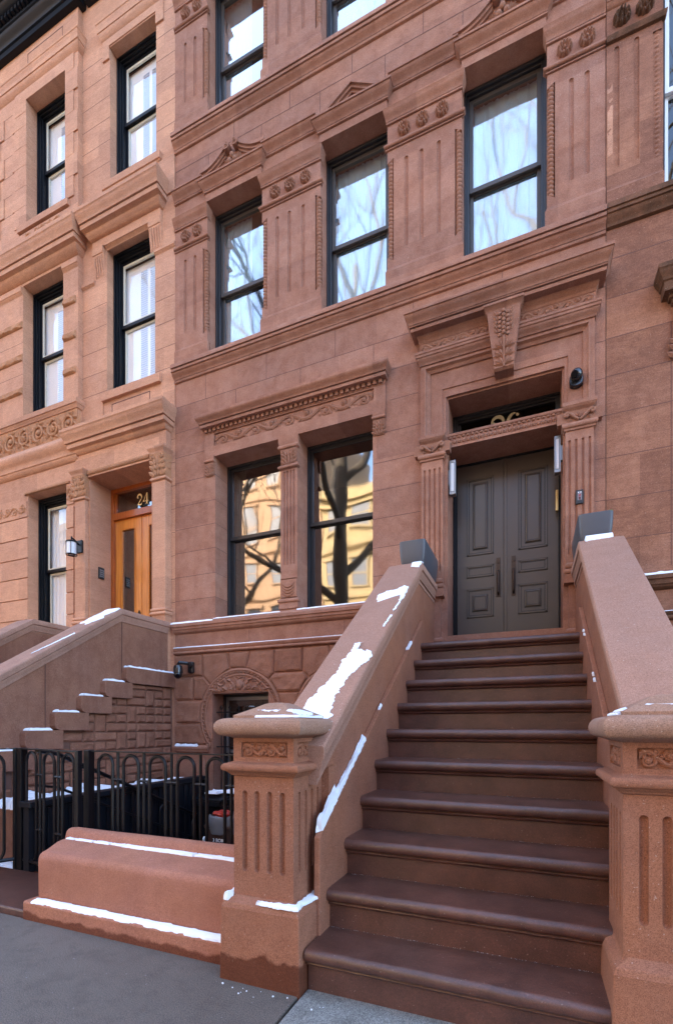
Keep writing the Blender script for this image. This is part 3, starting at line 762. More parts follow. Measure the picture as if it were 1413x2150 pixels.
# transom light
b = MB()
y = YF+.38
for k in range(3): b.box(-.9+.0, .31, y+.02*k, y+.1, 5.14-.024*(k+1), 5.14-.024*k); b.box(-.9,-.9+.03*(k+1)-.0,y+.02*k,y+.1,4.72,5.14-.045*k)
b.box(.26,.31,y,y+.1,4.72,5.10)
tr = b.build('transom_window', M['frame'], P)
b = MB(); b.box(-.82,.27,y+.07,y+.075,4.7,5.08); b.build('pane', M['gt'], tr)
def ribbon(mb, pts, ws, y, t=.004):
    R = []
    for i, (p, w) in enumerate(zip(pts, ws)):
        a = Vector(pts[max(i-1,0)]); c = Vector(pts[min(i+1,len(pts)-1)]); q = (c-a).normalized(); n = Vector((-q.y, q.x))*w/2
        R.append([(p[0]+n.x,y,p[1]+n.y),(p[0]+n.x,y+t,p[1]+n.y),(p[0]-n.x,y+t,p[1]-n.y),(p[0]-n.x,y,p[1]-n.y)])
    mb.rings(R)
def digit(mb, ch, x, z, h, y):
    """old-style numeral, x = left edge, z = base line"""
    S = h
    if ch == '2':
        pts = []; ws = []
        for i in range(15):
            a = pi*1.05-i*(pi*1.25)/14; pts.append((x+S*(.30+.25*cos(a)), z+S*(.72+.26*sin(a)))); ws.append(S*(.05+.11*max(0, sin((i/14)*pi))))
        for i in range(1, 6):
            t = i/5; pts.append((x+S*(.47-.40*t), z+S*(.52-.46*t))); ws.append(S*(.12-.07*t))
        ribbon(mb, pts, ws, y)
        ribbon(mb, [(x+S*.04,z+S*.07),(x+S*.2,z+S*.1),(x+S*.38,z+S*.05),(x+S*.52,z+S*.07),(x+S*.58,z+S*.2)], [S*.05,S*.1,S*.13,S*.1,S*.03], y)
        mb.prism([(x+S*(.13+.07*cos(2*pi*k/12)), z+S*(.70+.07*sin(2*pi*k/12))) for k in range(12)], y, y+.004)
    if ch == '4':
        ribbon(mb, [(x+S*.44,z),(x+S*.44,z+S)], [S*.14,S*.13], y); ribbon(mb, [(x+S*.40,z+S*.98),(x+S*.22,z+S*.62),(x+S*.03,z+S*.30)], [S*.05,S*.05,S*.05], y)
        ribbon(mb, [(x+S*.0,z+S*.28),(x+S*.62,z+S*.28)], [S*.06,S*.06], y); ribbon(mb, [(x+S*.28,z+S*.02),(x+S*.6,z+S*.02)], [S*.045,S*.045], y)
    if ch == '6':
        pts = []; ws = []
        for i in range(17):
            a = pi*.42+i*(pi*1.0)/16; pts.append((x+S*(.34+.28*cos(a)), z+S*(.52+.46*sin(a)))); ws.append(S*(.04+.12*sin((i/16)*pi)**.7))
        for i in range(16):
            a = pi*1.42+i*(pi*1.55)/15; pts.append((x+S*(.34+.24*cos(a)), z+S*(.30+.26*sin(a)))); ws.append(S*(.06+.09*abs(sin(a+.4))))
        ribbon(mb, pts, ws, y)
        mb.prism([(x+S*(.47+.07*cos(2*pi*k/12)), z+S*(.89+.07*sin(2*pi*k/12))) for k in range(12)], y, y+.004)
b = MB(); digit(b, '2', -.455, 4.79, .265, y+.05); digit(b, '6', -.275, 4.79, .265, y+.05); b.build('house_number', M['gold2'], tr)
# double door
yd = YF+.5
b = MB(); b.box(-.93,-.875,yd-.07,yd+.1,2.13,4.58); b.box(-.875,-.862,yd-.035,yd+.1,2.13,4.58); b.box(.312,.34,yd-.07,yd+.1,2.13,4.58); b.box(.298,.313,yd-.035,yd+.1,2.13,4.58); b.box(-.93,.34,yd-.03,yd+.1,4.56,4.6); b.box(-.9,.31,yd-.06,yd+.1,2.12,2.145)
b.build('door_frame', M['black'], P, bevel=.003)
def panel(mb, gr, x0, x1, z0, z1, y, raised=False):
    """moulded frame around a door panel"""
    for a, dd, t in ((0,.012,.012),(.012,.004,.008)):
        for (p, q, r_, s_) in ((x0+a,x0+a+t,z0+a,z1-a),(x1-a-t,x1-a,z0+a,z1-a),(x0+a,x1-a,z0+a,z0+a+t),(x0+a,x1-a,z1-a-t,z1-a)):
            mb.box(p, q, y-dd, y+.003, r_, s_)
    t = .010
    for a in (-.008, .020):
        for (p, q, r_, s_) in ((x0+a,x0+a+t,z0+a,z1-a),(x1-a-t,x1-a,z0+a,z1-a),(x0+a,x1-a,z0+a,z0+a+t),(x0+a,x1-a,z1-a-t,z1-a)):
            gr.box(p, q, y-.0012, y+.002, r_, s_)
for x0, x1, pa, pb, hx in ((-.862,-.308,-.74,-.43,-.37),(-.276,.298,-.135,.175,-.195)):
    b = MB(); b.box(x0, x1, yd, yd+.05, 2.14, 4.565)
    if x0 > -.5: b.box(-.306,-.272,yd-.012,yd+.02,2.14,4.56)
    dr = b.build('door', M['door'], P, bevel=.003)
    m_, g_ = MB(), MB()
    panel(m_, g_, pa, pb, 3.43, 4.38, yd); panel(m_, g_, pa, pb, 3.155, 3.29, yd); panel(m_, g_, pa, pb, 2.655, 3.005, yd)
    for (a, c_, e, f_) in ((pa+.09,pb-.085,3.52,4.30),(pa+.085,pb-.085,2.75,2.91)):
        m_.stack4(a, c_, 0, 0, []) if False else None
        m_.rings([[(a-o,yd-h,e-o),(c_+o,yd-h,e-o),(c_+o,yd-h,f_+o),(a-o,yd-h,f_+o)] for o, h in ((.016,0),(.014,.016),(.004,.018),(.0,.012))])
        t = .006
        for (p, q, r_, s_) in ((a-.026,a-.018,e-.026,f_+.02),(c_+.018,c_+.026,e-.026,f_+.02),(a-.026,c_+.026,e-.03,e-.018),(a-.026,c_+.026,f_+.018,f_+.024)): g_.box(p,q,yd-.0014,yd,r_,s_)
        for (p, q, r_, s_) in ((a+.004,a+.009,e+.004,f_-.004),(c_-.009,c_-.004,e+.004,f_-.004),(a+.004,c_-.004,e+.004,e+.009),(a+.004,c_-.004,f_-.009,f_-.004)): g_.box(p,q,yd-.0135,yd-.011,r_,s_)
    m_.build('panel_moulding', M['door'], dr); g_.build('panel_groove_shade', M['doorline'], dr)
    h = MB(); h.box(hx-.024,hx+.024,yd-.012,yd,2.885,3.36)
    h.tube([(hx,yd-.012,3.20),(hx,yd-.055,3.18),(hx,yd-.06,3.05),(hx,yd-.055,2.93),(hx,yd-.012,2.91)], .012, 8); h.prism([(hx+.017*cos(2*pi*k/16),3.31+.017*sin(2*pi*k/16)) for k in range(16)], yd-.02, yd-.01)
    h.build('handle', M['handle'], dr, smooth=True)
b = MB(); b.box(.262,.29,yd-.12,yd-.06,3.78,4.02); tag(b.build('door_plaque', M['brass'], bevel=.004), 'slim brass plaque on the jamb right of the taupe double door', 'plaque')

# ---- rock-faced basement storey with two arched windows
CX, CZ, RO = -3.77, 1.44, .665
def arc(a0, a1, r=RO+.012, n=6, cx=CX): return [(cx+r*cos(rad(a0+(a1-a0)*i/n)), CZ+r*sin(rad(a0+(a1-a0)*i/n))) for i in range(n+1)]
def ax(z, cx=CX, side=-1, r=RO+.012):
    q = r*r-(z-CZ)**2; return cx+side*math.sqrt(max(q, 0))
def mir(P): return [(-6.0-x, z) for x, z in P][::-1]
blocks = []
def left_block(z0, z1, x0=A0+.008):
    n = 6; R = [(ax(z0+(z1-z0)*i/n), z0+(z1-z0)*i/n) for i in range(n+1)]
    L = [(x0, z) for x, z in R]
    return ([(a[1], a[0]) for a in R], [(a[1], a[0]) for a in L])     # param along z
def rb(mb, left, right, seed, **k):
    """block given by left and right edge polylines (bottom to top)"""
    n = 12
    def ev(P, t):
        q = t*(len(P)-1); i = min(int(q), len(P)-2); f = q-i
        return (P[i][0]*(1-f)+P[i+1][0]*f, P[i][1]*(1-f)+P[i+1][1]*f)
    # convert to bottom/top polylines with a sheared grid
    us = 14; vs = 11
    e = .03; H = abs(left[-1][1]-left[0][1]); Wd = max(abs(ev(right, .5)[0]-ev(left, .5)[0]), .06)
    eu, ev_ = min(e/Wd, .3), min(e/max(H,.06), .3)
    U = [0, eu*.3, eu]+[eu+(1-2*eu)*i/8 for i in range(1, 8)]+[1-eu, 1-eu*.3, 1]
    Vv = [0, ev_*.3, ev_]+[ev_+(1-2*ev_)*i/6 for i in range(1, 6)]+[1-ev_, 1-ev_*.3, 1]
    vv = []; off = Vector((seed*2.3, seed*5.1, seed*1.1))
    for v in Vv:
        a = ev(left, v); b_ = ev(right, v)
        for u in U:
            x = a[0]+(b_[0]-a[0])*u; z = a[1]+(b_[1]-a[1])*u
            s = min(min(u,1-u)/eu, min(v,1-v)/ev_, 1); kk = 0 if s <= 0 else (.6 if s < .9 else 1)
            q = Vector((x*4.5, z*4.5, 0))+off
            nz = noise.noise(q)*.8+noise.noise(q*2.6)*.45+abs(noise.noise(q*1.3))*.6+noise.noise(q*7)*.18
            vv.append((x, YF-.002-max(.034*kk*(.8+.5*nz*(1 if s >= 1 else .2)), 0), z))
    w = len(U); F = [(j*w+i, j*w+i+1, (j+1)*w+i+1, (j+1)*w+i) for j in range(len(Vv)-1) for i in range(w-1)]
    n0 = len(vv); ring = list(range(w))+[(j+1)*w-1 for j in range(1, len(Vv))]+[(len(Vv)-1)*w+i for i in range(w-2,-1,-1)]+[j*w for j in range(len(Vv)-2,0,-1)]
    for i in ring: vv.append((vv[i][0], YF+.03, vv[i][2]))
    m = len(ring); F += [(ring[i], ring[(i+1)%m], n0+(i+1)%m, n0+i) for i in range(m)]
    mb.add(vv, F)
def edge_r(z0, z1, n=8): return [(ax(z0+(z1-z0)*i/n), z0+(z1-z0)*i/n) for i in range(n+1)]
B_ = []
xl = A0+.008; g = .008
B_.append(([(xl,1.03),(xl,1.33)], edge_r(1.03,1.33))); B_.append(([(xl,1.345),(xl,1.665)], edge_r(1.345,1.665)))
B_.append(([(xl,1.68),(xl,2.01)], [(-4.575,1.68),(-4.575,2.01)])); B_.append(([(-4.56,1.68),(-4.56,2.01)], [(ax(1.68),1.68),(ax(1.8),1.8),(ax(1.9),1.9),(-4.40,2.01)]))
B_.append(([(xl,2.03),(xl,2.345)], [(-4.41,2.03),(-4.41,2.345)]))
B_.append(([(-4.40,2.02),(-4.395,2.345)], [(-4.29,1.92),(-3.98,2.345)]) if False else ([(ax(1.905),1.905),(-4.395,2.03),(-4.395,2.345)], [(-3.935,2.115),(-3.96,2.2),(-3.975,2.345)]))
B_.append(([(-3.92,2.12),(-3.96,2.345)], [(-3.67,2.11),(-3.60,2.345)]))
B_.append(([(-3.655,2.105),(-3.585,2.345)], [(-3.31,1.945),(-3.225,2.02),(-3.22,2.345)]))
mids = [([(-3.21,2.03),(-3.21,2.345)], [(-2.79,2.03),(-2.79,2.345)]),
        ([(-3.17,1.76),(-3.22,1.86),(-3.29,1.945),(-3.22,2.015)], [(-2.83,1.76),(-2.78,1.86),(-2.71,1.945),(-2.78,2.015)]),
        ([(-3.105,1.04),(-3.10,1.35),(-3.12,1.6),(-3.16,1.745)], [(-2.895,1.04),(-2.90,1.35),(-2.88,1.6),(-2.84,1.745)])]
sb = MB()
for i, (l_, r_) in enumerate(B_): rb(sb, l_, r_, i+1)
for i, (l_, r_) in enumerate(mids): rb(sb, l_, r_, i+31)
for i, (l_, r_) in enumerate(B_):
    if i in (4, 2): continue
    ml = [(-6.0-x, z) for x, z in r_]; mr = [(max(-6.0-x, -9), z) for x, z in l_]; mr = [(min(x, -1.05), z) for x, z in mr]; rb(sb, ml, mr, i+61)
sb.build('rockfaced_stonework', M['sF'], P)
bb = MB(); bb.box(A0,-1.0,YF+.0,YF+.025,.92,2.355)
bb = MB(); bb.face([(A0,-.6),(-1.0,-.6),(-1.0,2.355),(A0,2.355)], [[(-4.23,.15),(-3.315,.15),(-3.315,1.765),(-4.23,1.765)],[(-2.685,.15),(-1.77,.15),(-1.77,1.765),(-2.685,1.765)]], lambda u, w: (u, YF+.0, w))
bb.build('basement_wall', s26, P)
for cx, wx0, wx1 in ((CX,-4.23,-3.315),(-2.23,-2.685,-1.77)):
    o = MB()
    for rr, hh in ((RO,.016),(RO-.016,.030),(RO-.085,.022)):
        o.tube([(cx+rr*cos(rad(a)), YF-.012, CZ+rr*sin(rad(a))) for a in range(-36, 217, 4)], hh*.75, 6)
    n = 46
    for k in range(n):
        a = rad(-34+k*(248/(n-1))); r0 = RO-.045
        o.ball((cx+r0*cos(a), YF-.012, CZ+r0*sin(a)), (.019,.026,.019), 6)
        for s_ in (-.45, .45):
            aa = a+rad(s_*4.6)
            o.tube([(cx+(RO-.022)*cos(aa), YF-.012, CZ+(RO-.022)*sin(aa)), (cx+(RO-.072)*cos(aa), YF-.012, CZ+(RO-.072)*sin(aa))],   .0085, 4)
    for s_ in (-1, 1):
        spiral(o, cx+s_*(RO*cos(rad(-36))+.0), CZ+RO*sin(rad(-36))-.03, .02, .05, 1.3, pi/2, s_, .016)
    ar = o.build('arch_moulding', c26, P, smooth=True)
    # infill ring and tympanum
    t = MB()
    R1 = [(cx+(RO)*cos(rad(a)), CZ+(RO)*sin(rad(a))) for a in range(-36, 217, 6)]
    t.face(R1+[(wx0-.005, CZ+RO*sin(rad(-36))), (wx0-.005,1.775),(wx1+.005,1.775),(wx1+.005,CZ+RO*sin(rad(-36)))][::1], [], lambda u, w: (u, YF-.010, w))
    t.box(wx0-.004, wx1+.004, YF-.010, YF+.05, 1.765, 1.78)
    for x in (wx0-.005, wx1+.005): t.add([(x,YF-.01,1.05),(x,YF+.02,1.05),(x,YF+.02,1.775),(x,YF-.01,1.775)], [(0,1,2,3)])
    t.build('arch_infill', s26, ar)
    q = MB(); q.ball((cx, YF-.016, 1.88), (.055,.032,.075), 12)
    q.tube([(cx+s*.0, YF-.016, 1.99) for s in (0,1)], .01, 4) if False else None
    for s_ in (-1, 1):
        q.tube([(cx+s_*(.065+.02*sin(k)), YF-.014, 1.80+.025*k) for k in range(9)], .014, 6)
        for (dx, dz, rr, hd) in ((.15,1.86,.05,1),(.27,1.84,.045,-1),(.36,1.81,.03,1)): spiral(q, cx+s_*dx, dz, .014, rr*1.15, 1.4, pi/2, s_*hd, .016)
        for (dx, dz, a) in ((.11,1.80,.6),(.2,1.80,.9),(.13,1.93,1.2),(.22,1.9,.4),(.3,1.86,.9),(.4,1.80,1.3),(.34,1.80,.3)): q.leaf(cx+s_*dx, dz, pi/2-s_*a, .10, .055, .010, .034)
        for k in range(3): q.ball((cx+s_*(.2+.03*k), YF-.014, 1.95-.015*k), .014, 6)
    q.tube([(cx-.05+.1*k/6, YF-.014, 1.985+.01*cos(k)) for k in range(7)], .010, 6)
    q.build('shield_carving', c26, ar, smooth=True)
    # frame, glass, grille
    w = sash_window(P, wx0, wx1, .17, 1.76, -.25, .92, M['frame'], M['metal'] if cx < -3 else M['frame'], M['gd'], steps=1, sw=.035)
    gbar = MB()
    for k in range(6):
        x = wx0+.08+(wx1-wx0-.16)*k/5; gbar.tube([(x,YF+.09,.2),(x,YF+.09,1.56)], .008, 6)
        gbar.rings([[(x-.0,YF+.09,1.61)]*3,[(x-.014,YF+.082,1.575),(x+.014,YF+.082,1.575),(x,YF+.104,1.575)],[(x,YF+.09,1.55)]*3], False)
        for s_ in (-1, 1): gbar.tube([(x,YF+.09,1.535),(x+s_*.02,YF+.09,1.555),(x+s_*.026,YF+.09,1.58)], .005, 5)
    for z in (.35, 1.0, 1.5): gbar.box(wx0-.03 if z > 1.2 else wx0, wx1, YF+.082, YF+.098, z-.008, z+.008)
    gbar.build('window_grille', M['iron'], P)
b = MB(); b.stack(A0, -4.29, prof((.92,.01),('l',.925,.045),('l',.965,.05),('l',.97,.07),('l',1.0,.07),('l',1.02,.02)), ox=0); b.stack(-3.25, -2.75, prof((.92,.01),('l',.925,.045),('l',.965,.05),('l',.97,.07),('l',1.0,.07),('l',1.02,.02)), ox=0)
b.fb(-4.86,-4.36,-.2,.84,.012); b.build('impost', s26, P)
b = MB(); b.fb(-4.26,-3.29,.06,.15,.09,.3); b.fb(-2.71,-1.75,.06,.15,.09,.3); b.build('window_sill', s26, P, bevel=.005)
b = MB(); b.box(A0-.0,A0+.045,YF-.02,YF,-.5,2.34); b.build('corner_strip', s26, P)
# ================================================================== the stoop in front
ST = thing('stoop', (-.31, 2.05, 0), 'wide dark brown stoop rising to the taupe door between two carved newel posts', 'stoop')
NY = [2.05,2.30,2.56,2.84,3.14,3.43,3.74,4.03,4.33,4.63]; RS = .2128
for k in range(10):
    z = RS*(k+1); y = NY[k]; yb = (NY[k+1]+.10) if k < 9 else YF+.52; zb = RS*k-.02 if k else -.1
    P_ = [(yb, z), (y+.034, z)]
    for i in range(1, 9):
        a = pi/2+pi*i/9; P_.append((y+.034+.034*cos(a), z-.034+.034*sin(a)))
    P_ += [(y+.036, z-.068), (y+.034, z-.072), (y+.030, z-.078), (y+.034, z-.086), (y+.040, z-.090), (y+.052, z-.094), (y+.052, zb), (yb, zb)]
    b = MB(); x0, x1 = (-1.018, .285) if k < 1 else (-1.046, .415); nx = 26
    R = [[(x0+(x1-x0)*i/nx, p[0]+(.004*noise.noise(Vector((x0+i*.4, k*3., 0))) if j < 12 and j > 0 else 0), p[1]+(.0022*noise.noise(Vector((i*.5, k*5., 2)))) ) for j, p in enumerate(P_)] for i in range(nx+1)]
    b.rings(R); b.build('step', M['sStep'], ST, smooth=True)
cope_path = lambda y0: [(y0, 2.94-.7155*(4.69-y0)), (4.69, 2.94), (YF-.005, 2.935)]
def cope(xc, y0, parent, mat, path=None, hw=.18, zoff=0):
    S = [(-.14,-.205),(-.14,-.17),(-.152,-.165),(-.155,-.13),(-.166,-.105),(-.166,-.08),(-.178,-.07),(-.18,-.012),(-.172,0),(-.06,.006),(.06,.006),(.172,0),(.18,-.012),(.178,-.07),(.166,-.08),(.166,-.105),(.155,-.13),(.152,-.165),(.14,-.17),(.14,-.205)]
    b = MB(); k = hw/.18
    b.rings([[(xc+x*k, y, z+dz+zoff) for x, dz in S] for y, z in (path or cope_path(y0))])
    return b.build('coping', mat, parent, smooth=True)
for xc, s_ in ((-1.18, 1), (.565, -1)):
    b = MB(); x0, x1 = xc-.135, xc+.135
    b.prism([(2.42,-.1),(YF,-.1),(YF,2.78),(4.69,2.78),(2.42,2.78-.7155*(4.69-2.42))], x0, x1, 'x')
    ck = b.build('cheek_wall', M['sStoop'], ST)
    cope(xc, 2.25, ST, M['sCope'])
    xi = xc+s_*.135
    b = MB(); b.prism([(2.22,0),(4.78,2.0),(4.78,2.36),(4.74,2.37),(2.28,.765),(2.22,.72)], min(xi, xi+s_*.035), max(xi, xi+s_*.035), 'x')
    b.build('string_curb', M['sStoop'], ST, bevel=.006)
def newel(x0, x1, y0, y1):
    """carved newel post: base block, fluted shaft, frieze, cushion cap"""
    cx, cy = (x0+x1)/2, (y0+y1)/2
    b = MB(); b.rings([[(x0-.04-e,y0-.06-e,z),(x1+.06+e,y0-.06-e,z),(x1+.06+e,y1+.02,z),(x0-.04-e,y1+.02,z)] for z, e in ((-.1,.006),(.37,.0),(.395,-.008),(.42,-.06))])
    base = b.build('newel_post', M['sStoop'], ST, bevel=.006)
    b = MB(); z0, z1 = .40, 1.045
    b.box(x0+.024, x1-.024, y0+.024, y1, z0, z1)
    w = x1-x0
    cs = [x0+w*t for t in (.19,.40,.61,.82)]
    fluted(b, x0, x1, z0+.02, z1, [(c, .032, .545-.0*c, .965) for c in cs], lambda u, q, dp: (u, y0+dp, q), .016)
    cs = [y0+(y1-y0)*t for t in (.19,.40,.61,.82)]
    fluted(b, y0, y1, z0+.02, z1, [(c, .03, .545, .965) for c in cs], lambda u, q, dp: (x1-dp, u, q), .016)
    fluted(b, y0, y1, z0+.02, z1, [(c, .03, .545, .965) for c in cs], lambda u, q, dp: (x0+dp, u, q), .016)
    b.rings([[(x0-e,y0-e,z),(x1+e,y0-e,z),(x1+e,y1,z),(x0-e,y1,z)] for z, e in ((.40,.012),(.412,.003),(.425,-.001))])
    b.build('shaft', M['sStoop'], base)
    b = MB(); b.stack4(x0, x1, y0, y1, prof((1.04,.0),('l',1.045,.012),('c',1.06,.026),('l',1.064,.028),('t',1.108,.022),('l',1.116,.004),('l',1.12,.002)))
    b.build('neck_moulding', M['sCope'] if False else M['sStoop'], base, smooth=True)
    b = MB(); o = .002
    px0, px1 = x0+.045, x1-.035; F_ = .004
    b.face([(x0-o,1.118),(x1+o,1.118),(x1+o,1.245),(x0-o,1.245)], [[(px0,1.138),(px1,1.138),(px1,1.218),(px0,1.218)]], lambda u, q: (u, y0-o, q), lambda u, q: (u, y0+.014, q))
    b.face([(y0-o,1.118),(y1+o,1.118),(y1+o,1.245),(y0-o,1.245)], [[(y0+.045,1.138),(y1-.045,1.138),(y1-.045,1.218),(y0+.045,1.218)]], lambda u, q: (x1+o, u, q), lambda u, q: (x1-.014, u, q))
    b.face([(y0-o,1.118),(y1+o,1.118),(y1+o,1.245),(y0-o,1.245)], [[(y0+.045,1.138),(y1-.045,1.138),(y1-.045,1.218),(y0+.045,1.218)]], lambda u, q: (x0-o, u, q), lambda u, q: (x0+.014, u, q))
    b.box(x0+.013, x1-.013, y0+.013, y1, 1.118, 1.245)
    fr = b.build('frieze_block', M['sStoop'], base)
    scroll_frieze(fr, px0, px1, 1.138, 1.218, YF-y0-.012, M['sStoop'], 4, 3, 'carved_panel', 1.4, 2.2)
    for X, sg in ((x1-.013, 1), (x0+.013, -1)):
        scroll_frieze(fr, y0+.045, y1-.045, 1.138, 1.218, 0, M['sStoop'], 3, 4, 'carved_panel', 1.4, 2.2, xf=lambda x, y, z, X=X, sg=sg: (X+sg*(YF-y), x, z))
    b = MB(); R = []
    R = [[(x0-o,y0-o,z),(x1+o,y0-o,z),(x1+o,y1+o,z),(x0-o,y1+o,z)] for z, o in [(1.238,.004),(1.246,.022)]+[(1.248+.092*(1-cos(pi*i/11))/2, .024+.052*sin(pi*i/11)**.8) for i in range(1, 11)]+[(1.342,.022)]]
    b.rings(R); b.build('cap', M['sCap'], base, smooth=True, bevel=0)
    b = MB(); hx, hy = (x1-x0)/2, (y1-y0)/2
    b.rings([[(cx-hx*k,cy-hy*k,z),(cx+hx*k,cy-hy*k,z),(cx+hx*k,cy+hy*k,z),(cx-hx*k,cy+hy*k,z)] for z, k in ((1.34,1.02),(1.355,1.02),(1.358,1.0),(1.40,.52),(1.418,.34),(1.425,.22),(1.427,.1))])
    b.build('cap_top', M['sCap'], base)
    return base
M['sCap'] = stone('brownstone_cap', (.38,.215,.14), (.33,.2,.15), (.25,.13,.085), mott=.4, streak=.0)
newel(-1.44, -1.09, 2.08, 2.43)
newel(.325, .68, 2.08, 2.43)

# ---- low wall beside the stoop
b = MB(); x1 = -1.50
def bench_ring(x, sk): return [(x+sk*(y-2.2)*-.38, y, z) for y, z in BP]
BP = [(2.205,-.1),(2.205,.10),(2.20,.13),(2.20,.36)]+[(2.25-.05*cos(rad(a)), .385+.05*sin(rad(a))) for a in (0,20,40,60,80)]+[(2.30,.440),(2.40,.462),(2.46,.465),(2.478,.462),(2.482,.46),(2.495,.495)]+[(2.555-.06*cos(rad(a)), .495+.035*sin(rad(a))) for a in (30,60,90,120,150)]+[(2.64,.46),(2.67,.40),(2.67,-.1)]
nn = 40; R = []
for i in range(nn+1):
    t = i/nn; x = -3.13+(x1+3.13)*t; sk = max(0, 1-t*9)
    e = .012*max(0, 1-t*60)
    R.append([(p[0], p[1]+e+.0035*noise.noise(Vector((x*2.2, p[2]*3, 1))), p[2]-e+.003*noise.noise(Vector((x*3, p[1]*4, 5)))) for p in bench_ring(x, sk)])
b.rings(R); LW = tag(b.build('area_wall', M['sWall'], smooth=True) if 'sWall' in M else None, '', '') if False else None
M['sWall'] = stone('brownstone_low_wall', (.44,.19,.115), (.39,.17,.12), (.29,.12,.075), mott=.4, speck=.4, wet=(.05,.12))
LW = thing('area_wall', (-2.3, 2.4, 0), 'low bench-like brownstone wall with rounded top between the iron fence and the left newel', 'low wall')
b.build('wall_body', M['sWall'], LW, smooth=True)
b = MB(); b.rings([[(-3.16,2.125+e,z),(-1.475,2.125+e,z),(-1.475,2.66,z),(-3.16+e,2.66,z)] for z, e in ((-.1,0),(.108,.0),(.118,.004),(.122,.012))])
b.build('plinth', M['sWall'], LW, bevel=.006)

# ================================================================== the tan house on the left
H24 = thing('brownstone_house', (-8, YF, 0), 'lighter tan townhouse at far left with projecting bay, black roof cornice and varnished wood door', 'house')
P = H24; a24, c24 = M['s24'], M['s24c']; BX0, BX1, BD = -11.5, -6.845, .08
W = MB()
W.face([(BX1-.02,-.6),(A0-.001,-.6),(A0-.001,14.3),(BX1-.02,14.3)], [[(-6.60,2.0),(-5.31,2.0),(-5.31,5.31),(-6.60,5.31)],[(-6.30,6.64),(-5.30,6.64),(-5.30,8.99),(-6.30,8.99)],[(-6.23,9.99),(-5.28,9.99),(-5.28,12.18),(-6.23,12.18)]],
       lambda u, w: (u, YF, w), lambda u, w: (u, YF+(.45 if w < 6 else .34), w))
W.face([(BX0,-.6),(BX1,-.6),(BX1,14.3),(BX0,14.3)], [[(-8.05,2.9),(-7.10,2.9),(-7.10,5.30),(-8.05,5.30)],[(-8.19,6.67),(-7.19,6.67),(-7.19,8.98),(-8.19,8.98)],[(-8.09,10.0),(-7.13,10.0),(-7.13,12.18),(-8.09,12.18)]],
       lambda u, w: (u, YF-BD, w), lambda u, w: (u, YF+.28, w))
W.add([(BX1,YF-BD,-.6),(BX1,YF+.01,-.6),(BX1,YF+.01,14.3),(BX1,YF-BD,14.3)], [(0,1,2,3)])
W.build('wall', a24, P)
r = MB(); r.box(BX0,A0,YF+.3,YF+9,14.25,14.35); r.build('roof', M['black'], P)
r = MB(); r.box(BX0,A0-.03,YF+3.2,YF+3.3,-1,14.3); r.box(BX0,BX0+.1,YF-BD+.01,YF+3.2,-1,14.3); r.box(A0-.05,A0-.02,YF+.45,YF+3.2,-1,14.3); r.box(-6.85,-6.8,YF+.46,YF+3.2,-1,14.3)
for z in (-.9, 1.95, 6.0, 9.5, 13): r.box(BX0+.1,A0-.05,YF+.46,YF+3.2,z,z+.1)
r.build('interior_wall', M['room'], P)
J = []
for z in (12.10,11.77,11.42,11.07,10.71,10.36): J += [('h', BX1, -6.23, z), ('h', -5.28, A0, z)]
for z in (8.12,7.77,7.40,7.03): J += [('h', BX1, -6.30, z), ('h', -5.30, A0, z)]
J += [('h', BX1, -6.3, 6.70), ('h', -5.3, A0, 6.70)]
for z in (5.6,5.25,4.9,4.55,4.2,3.85,3.5,3.15): J += [('h', -4.99, A0, z)]
joints(P, J, t=.006)
J = [('h', BX0, -8.09, z) for z in (12.10,11.75,11.40,11.05,10.70,10.35)]+[('h', BX0, -8.19, z) for z in (8.0,7.45)]
joints(P, J, d=BD, t=.005)
# black roof cornice
b = MB()
CP = prof((13.08,.05),('l',13.085,.08),('l',13.16,.085),('l',13.17,.11),('s',13.30,.19),('l',13.31,.21),('l',13.335,.215),('l',13.34,.20),('l',13.41,.20),('l',13.42,.27),('o',13.50,.34),('l',13.505,.38),('l',13.60,.385),('l',13.61,.40),('c',13.72,.52),('l',13.73,.80),('l',13.86,.81),('s',14.02,.93),('l',14.1,.95),('l',14.3,.2))
b.stack(BX0, -6.80, [(z, d+BD) for z, d in CP], base=BD, ox=.55, left=False); b.stack(-6.7, A0, CP, ox=0)
rc = b.build('roof_cornice', M['black'], P, smooth=True)
b = MB()
x = BX0
while x < -4.95:
    d = .27+(BD if x < -6.75 else 0); b.box(x, x+.045, YF-d, YF, 13.345, 13.41); x += .085
b.build('dentil_course', M['black'], rc, kind='stuff')
b = MB()
rnd = random.Random(2); x = -9.6
while x < -6.8: b.leaf(x, 13.54, rnd.choice((.8,2.3,1.5)), .07, .05, .385+BD, .02); x += .04
b.build('leaf_carving', M['black'], rc, kind='stuff')
def sunk(parent, x0, x1, z0, z1, d, mat, t=.014):  # flat dark strips stand in for the shade of a recessed outline
    b = MB()
    for (p,q,r_,s_) in ((x0,x1,z0,z0+t),(x0,x1,z1-t,z1),(x0,x0+t,z0,z1),(x1-t,x1,z0,z1)): b.box(p,q,YF-d-.0015,YF-d+.002,r_,s_)
    return b.build('panel_groove_shade', M['joint'], parent)
sunk(P,-8.07,-7.2,12.77,12.97,BD,a24); sunk(P,-6.19,-5.40,6.2,6.45,0,a24)
hoodp = lambda z0, z1, d0, d1: prof((z0,d0),('l',z0+.01,d0+.012),('o',z0+(z1-z0)*.4,d0+(d1-d0)*.6),('l',z0+(z1-z0)*.42,d0+(d1-d0)*.72),('l',z0+(z1-z0)*.62,d0+(d1-d0)*.75),('s',z1-.03,d1-.01),('l',z1-.02,d1),('l',z1,d1),('l',z1+.012,d0))
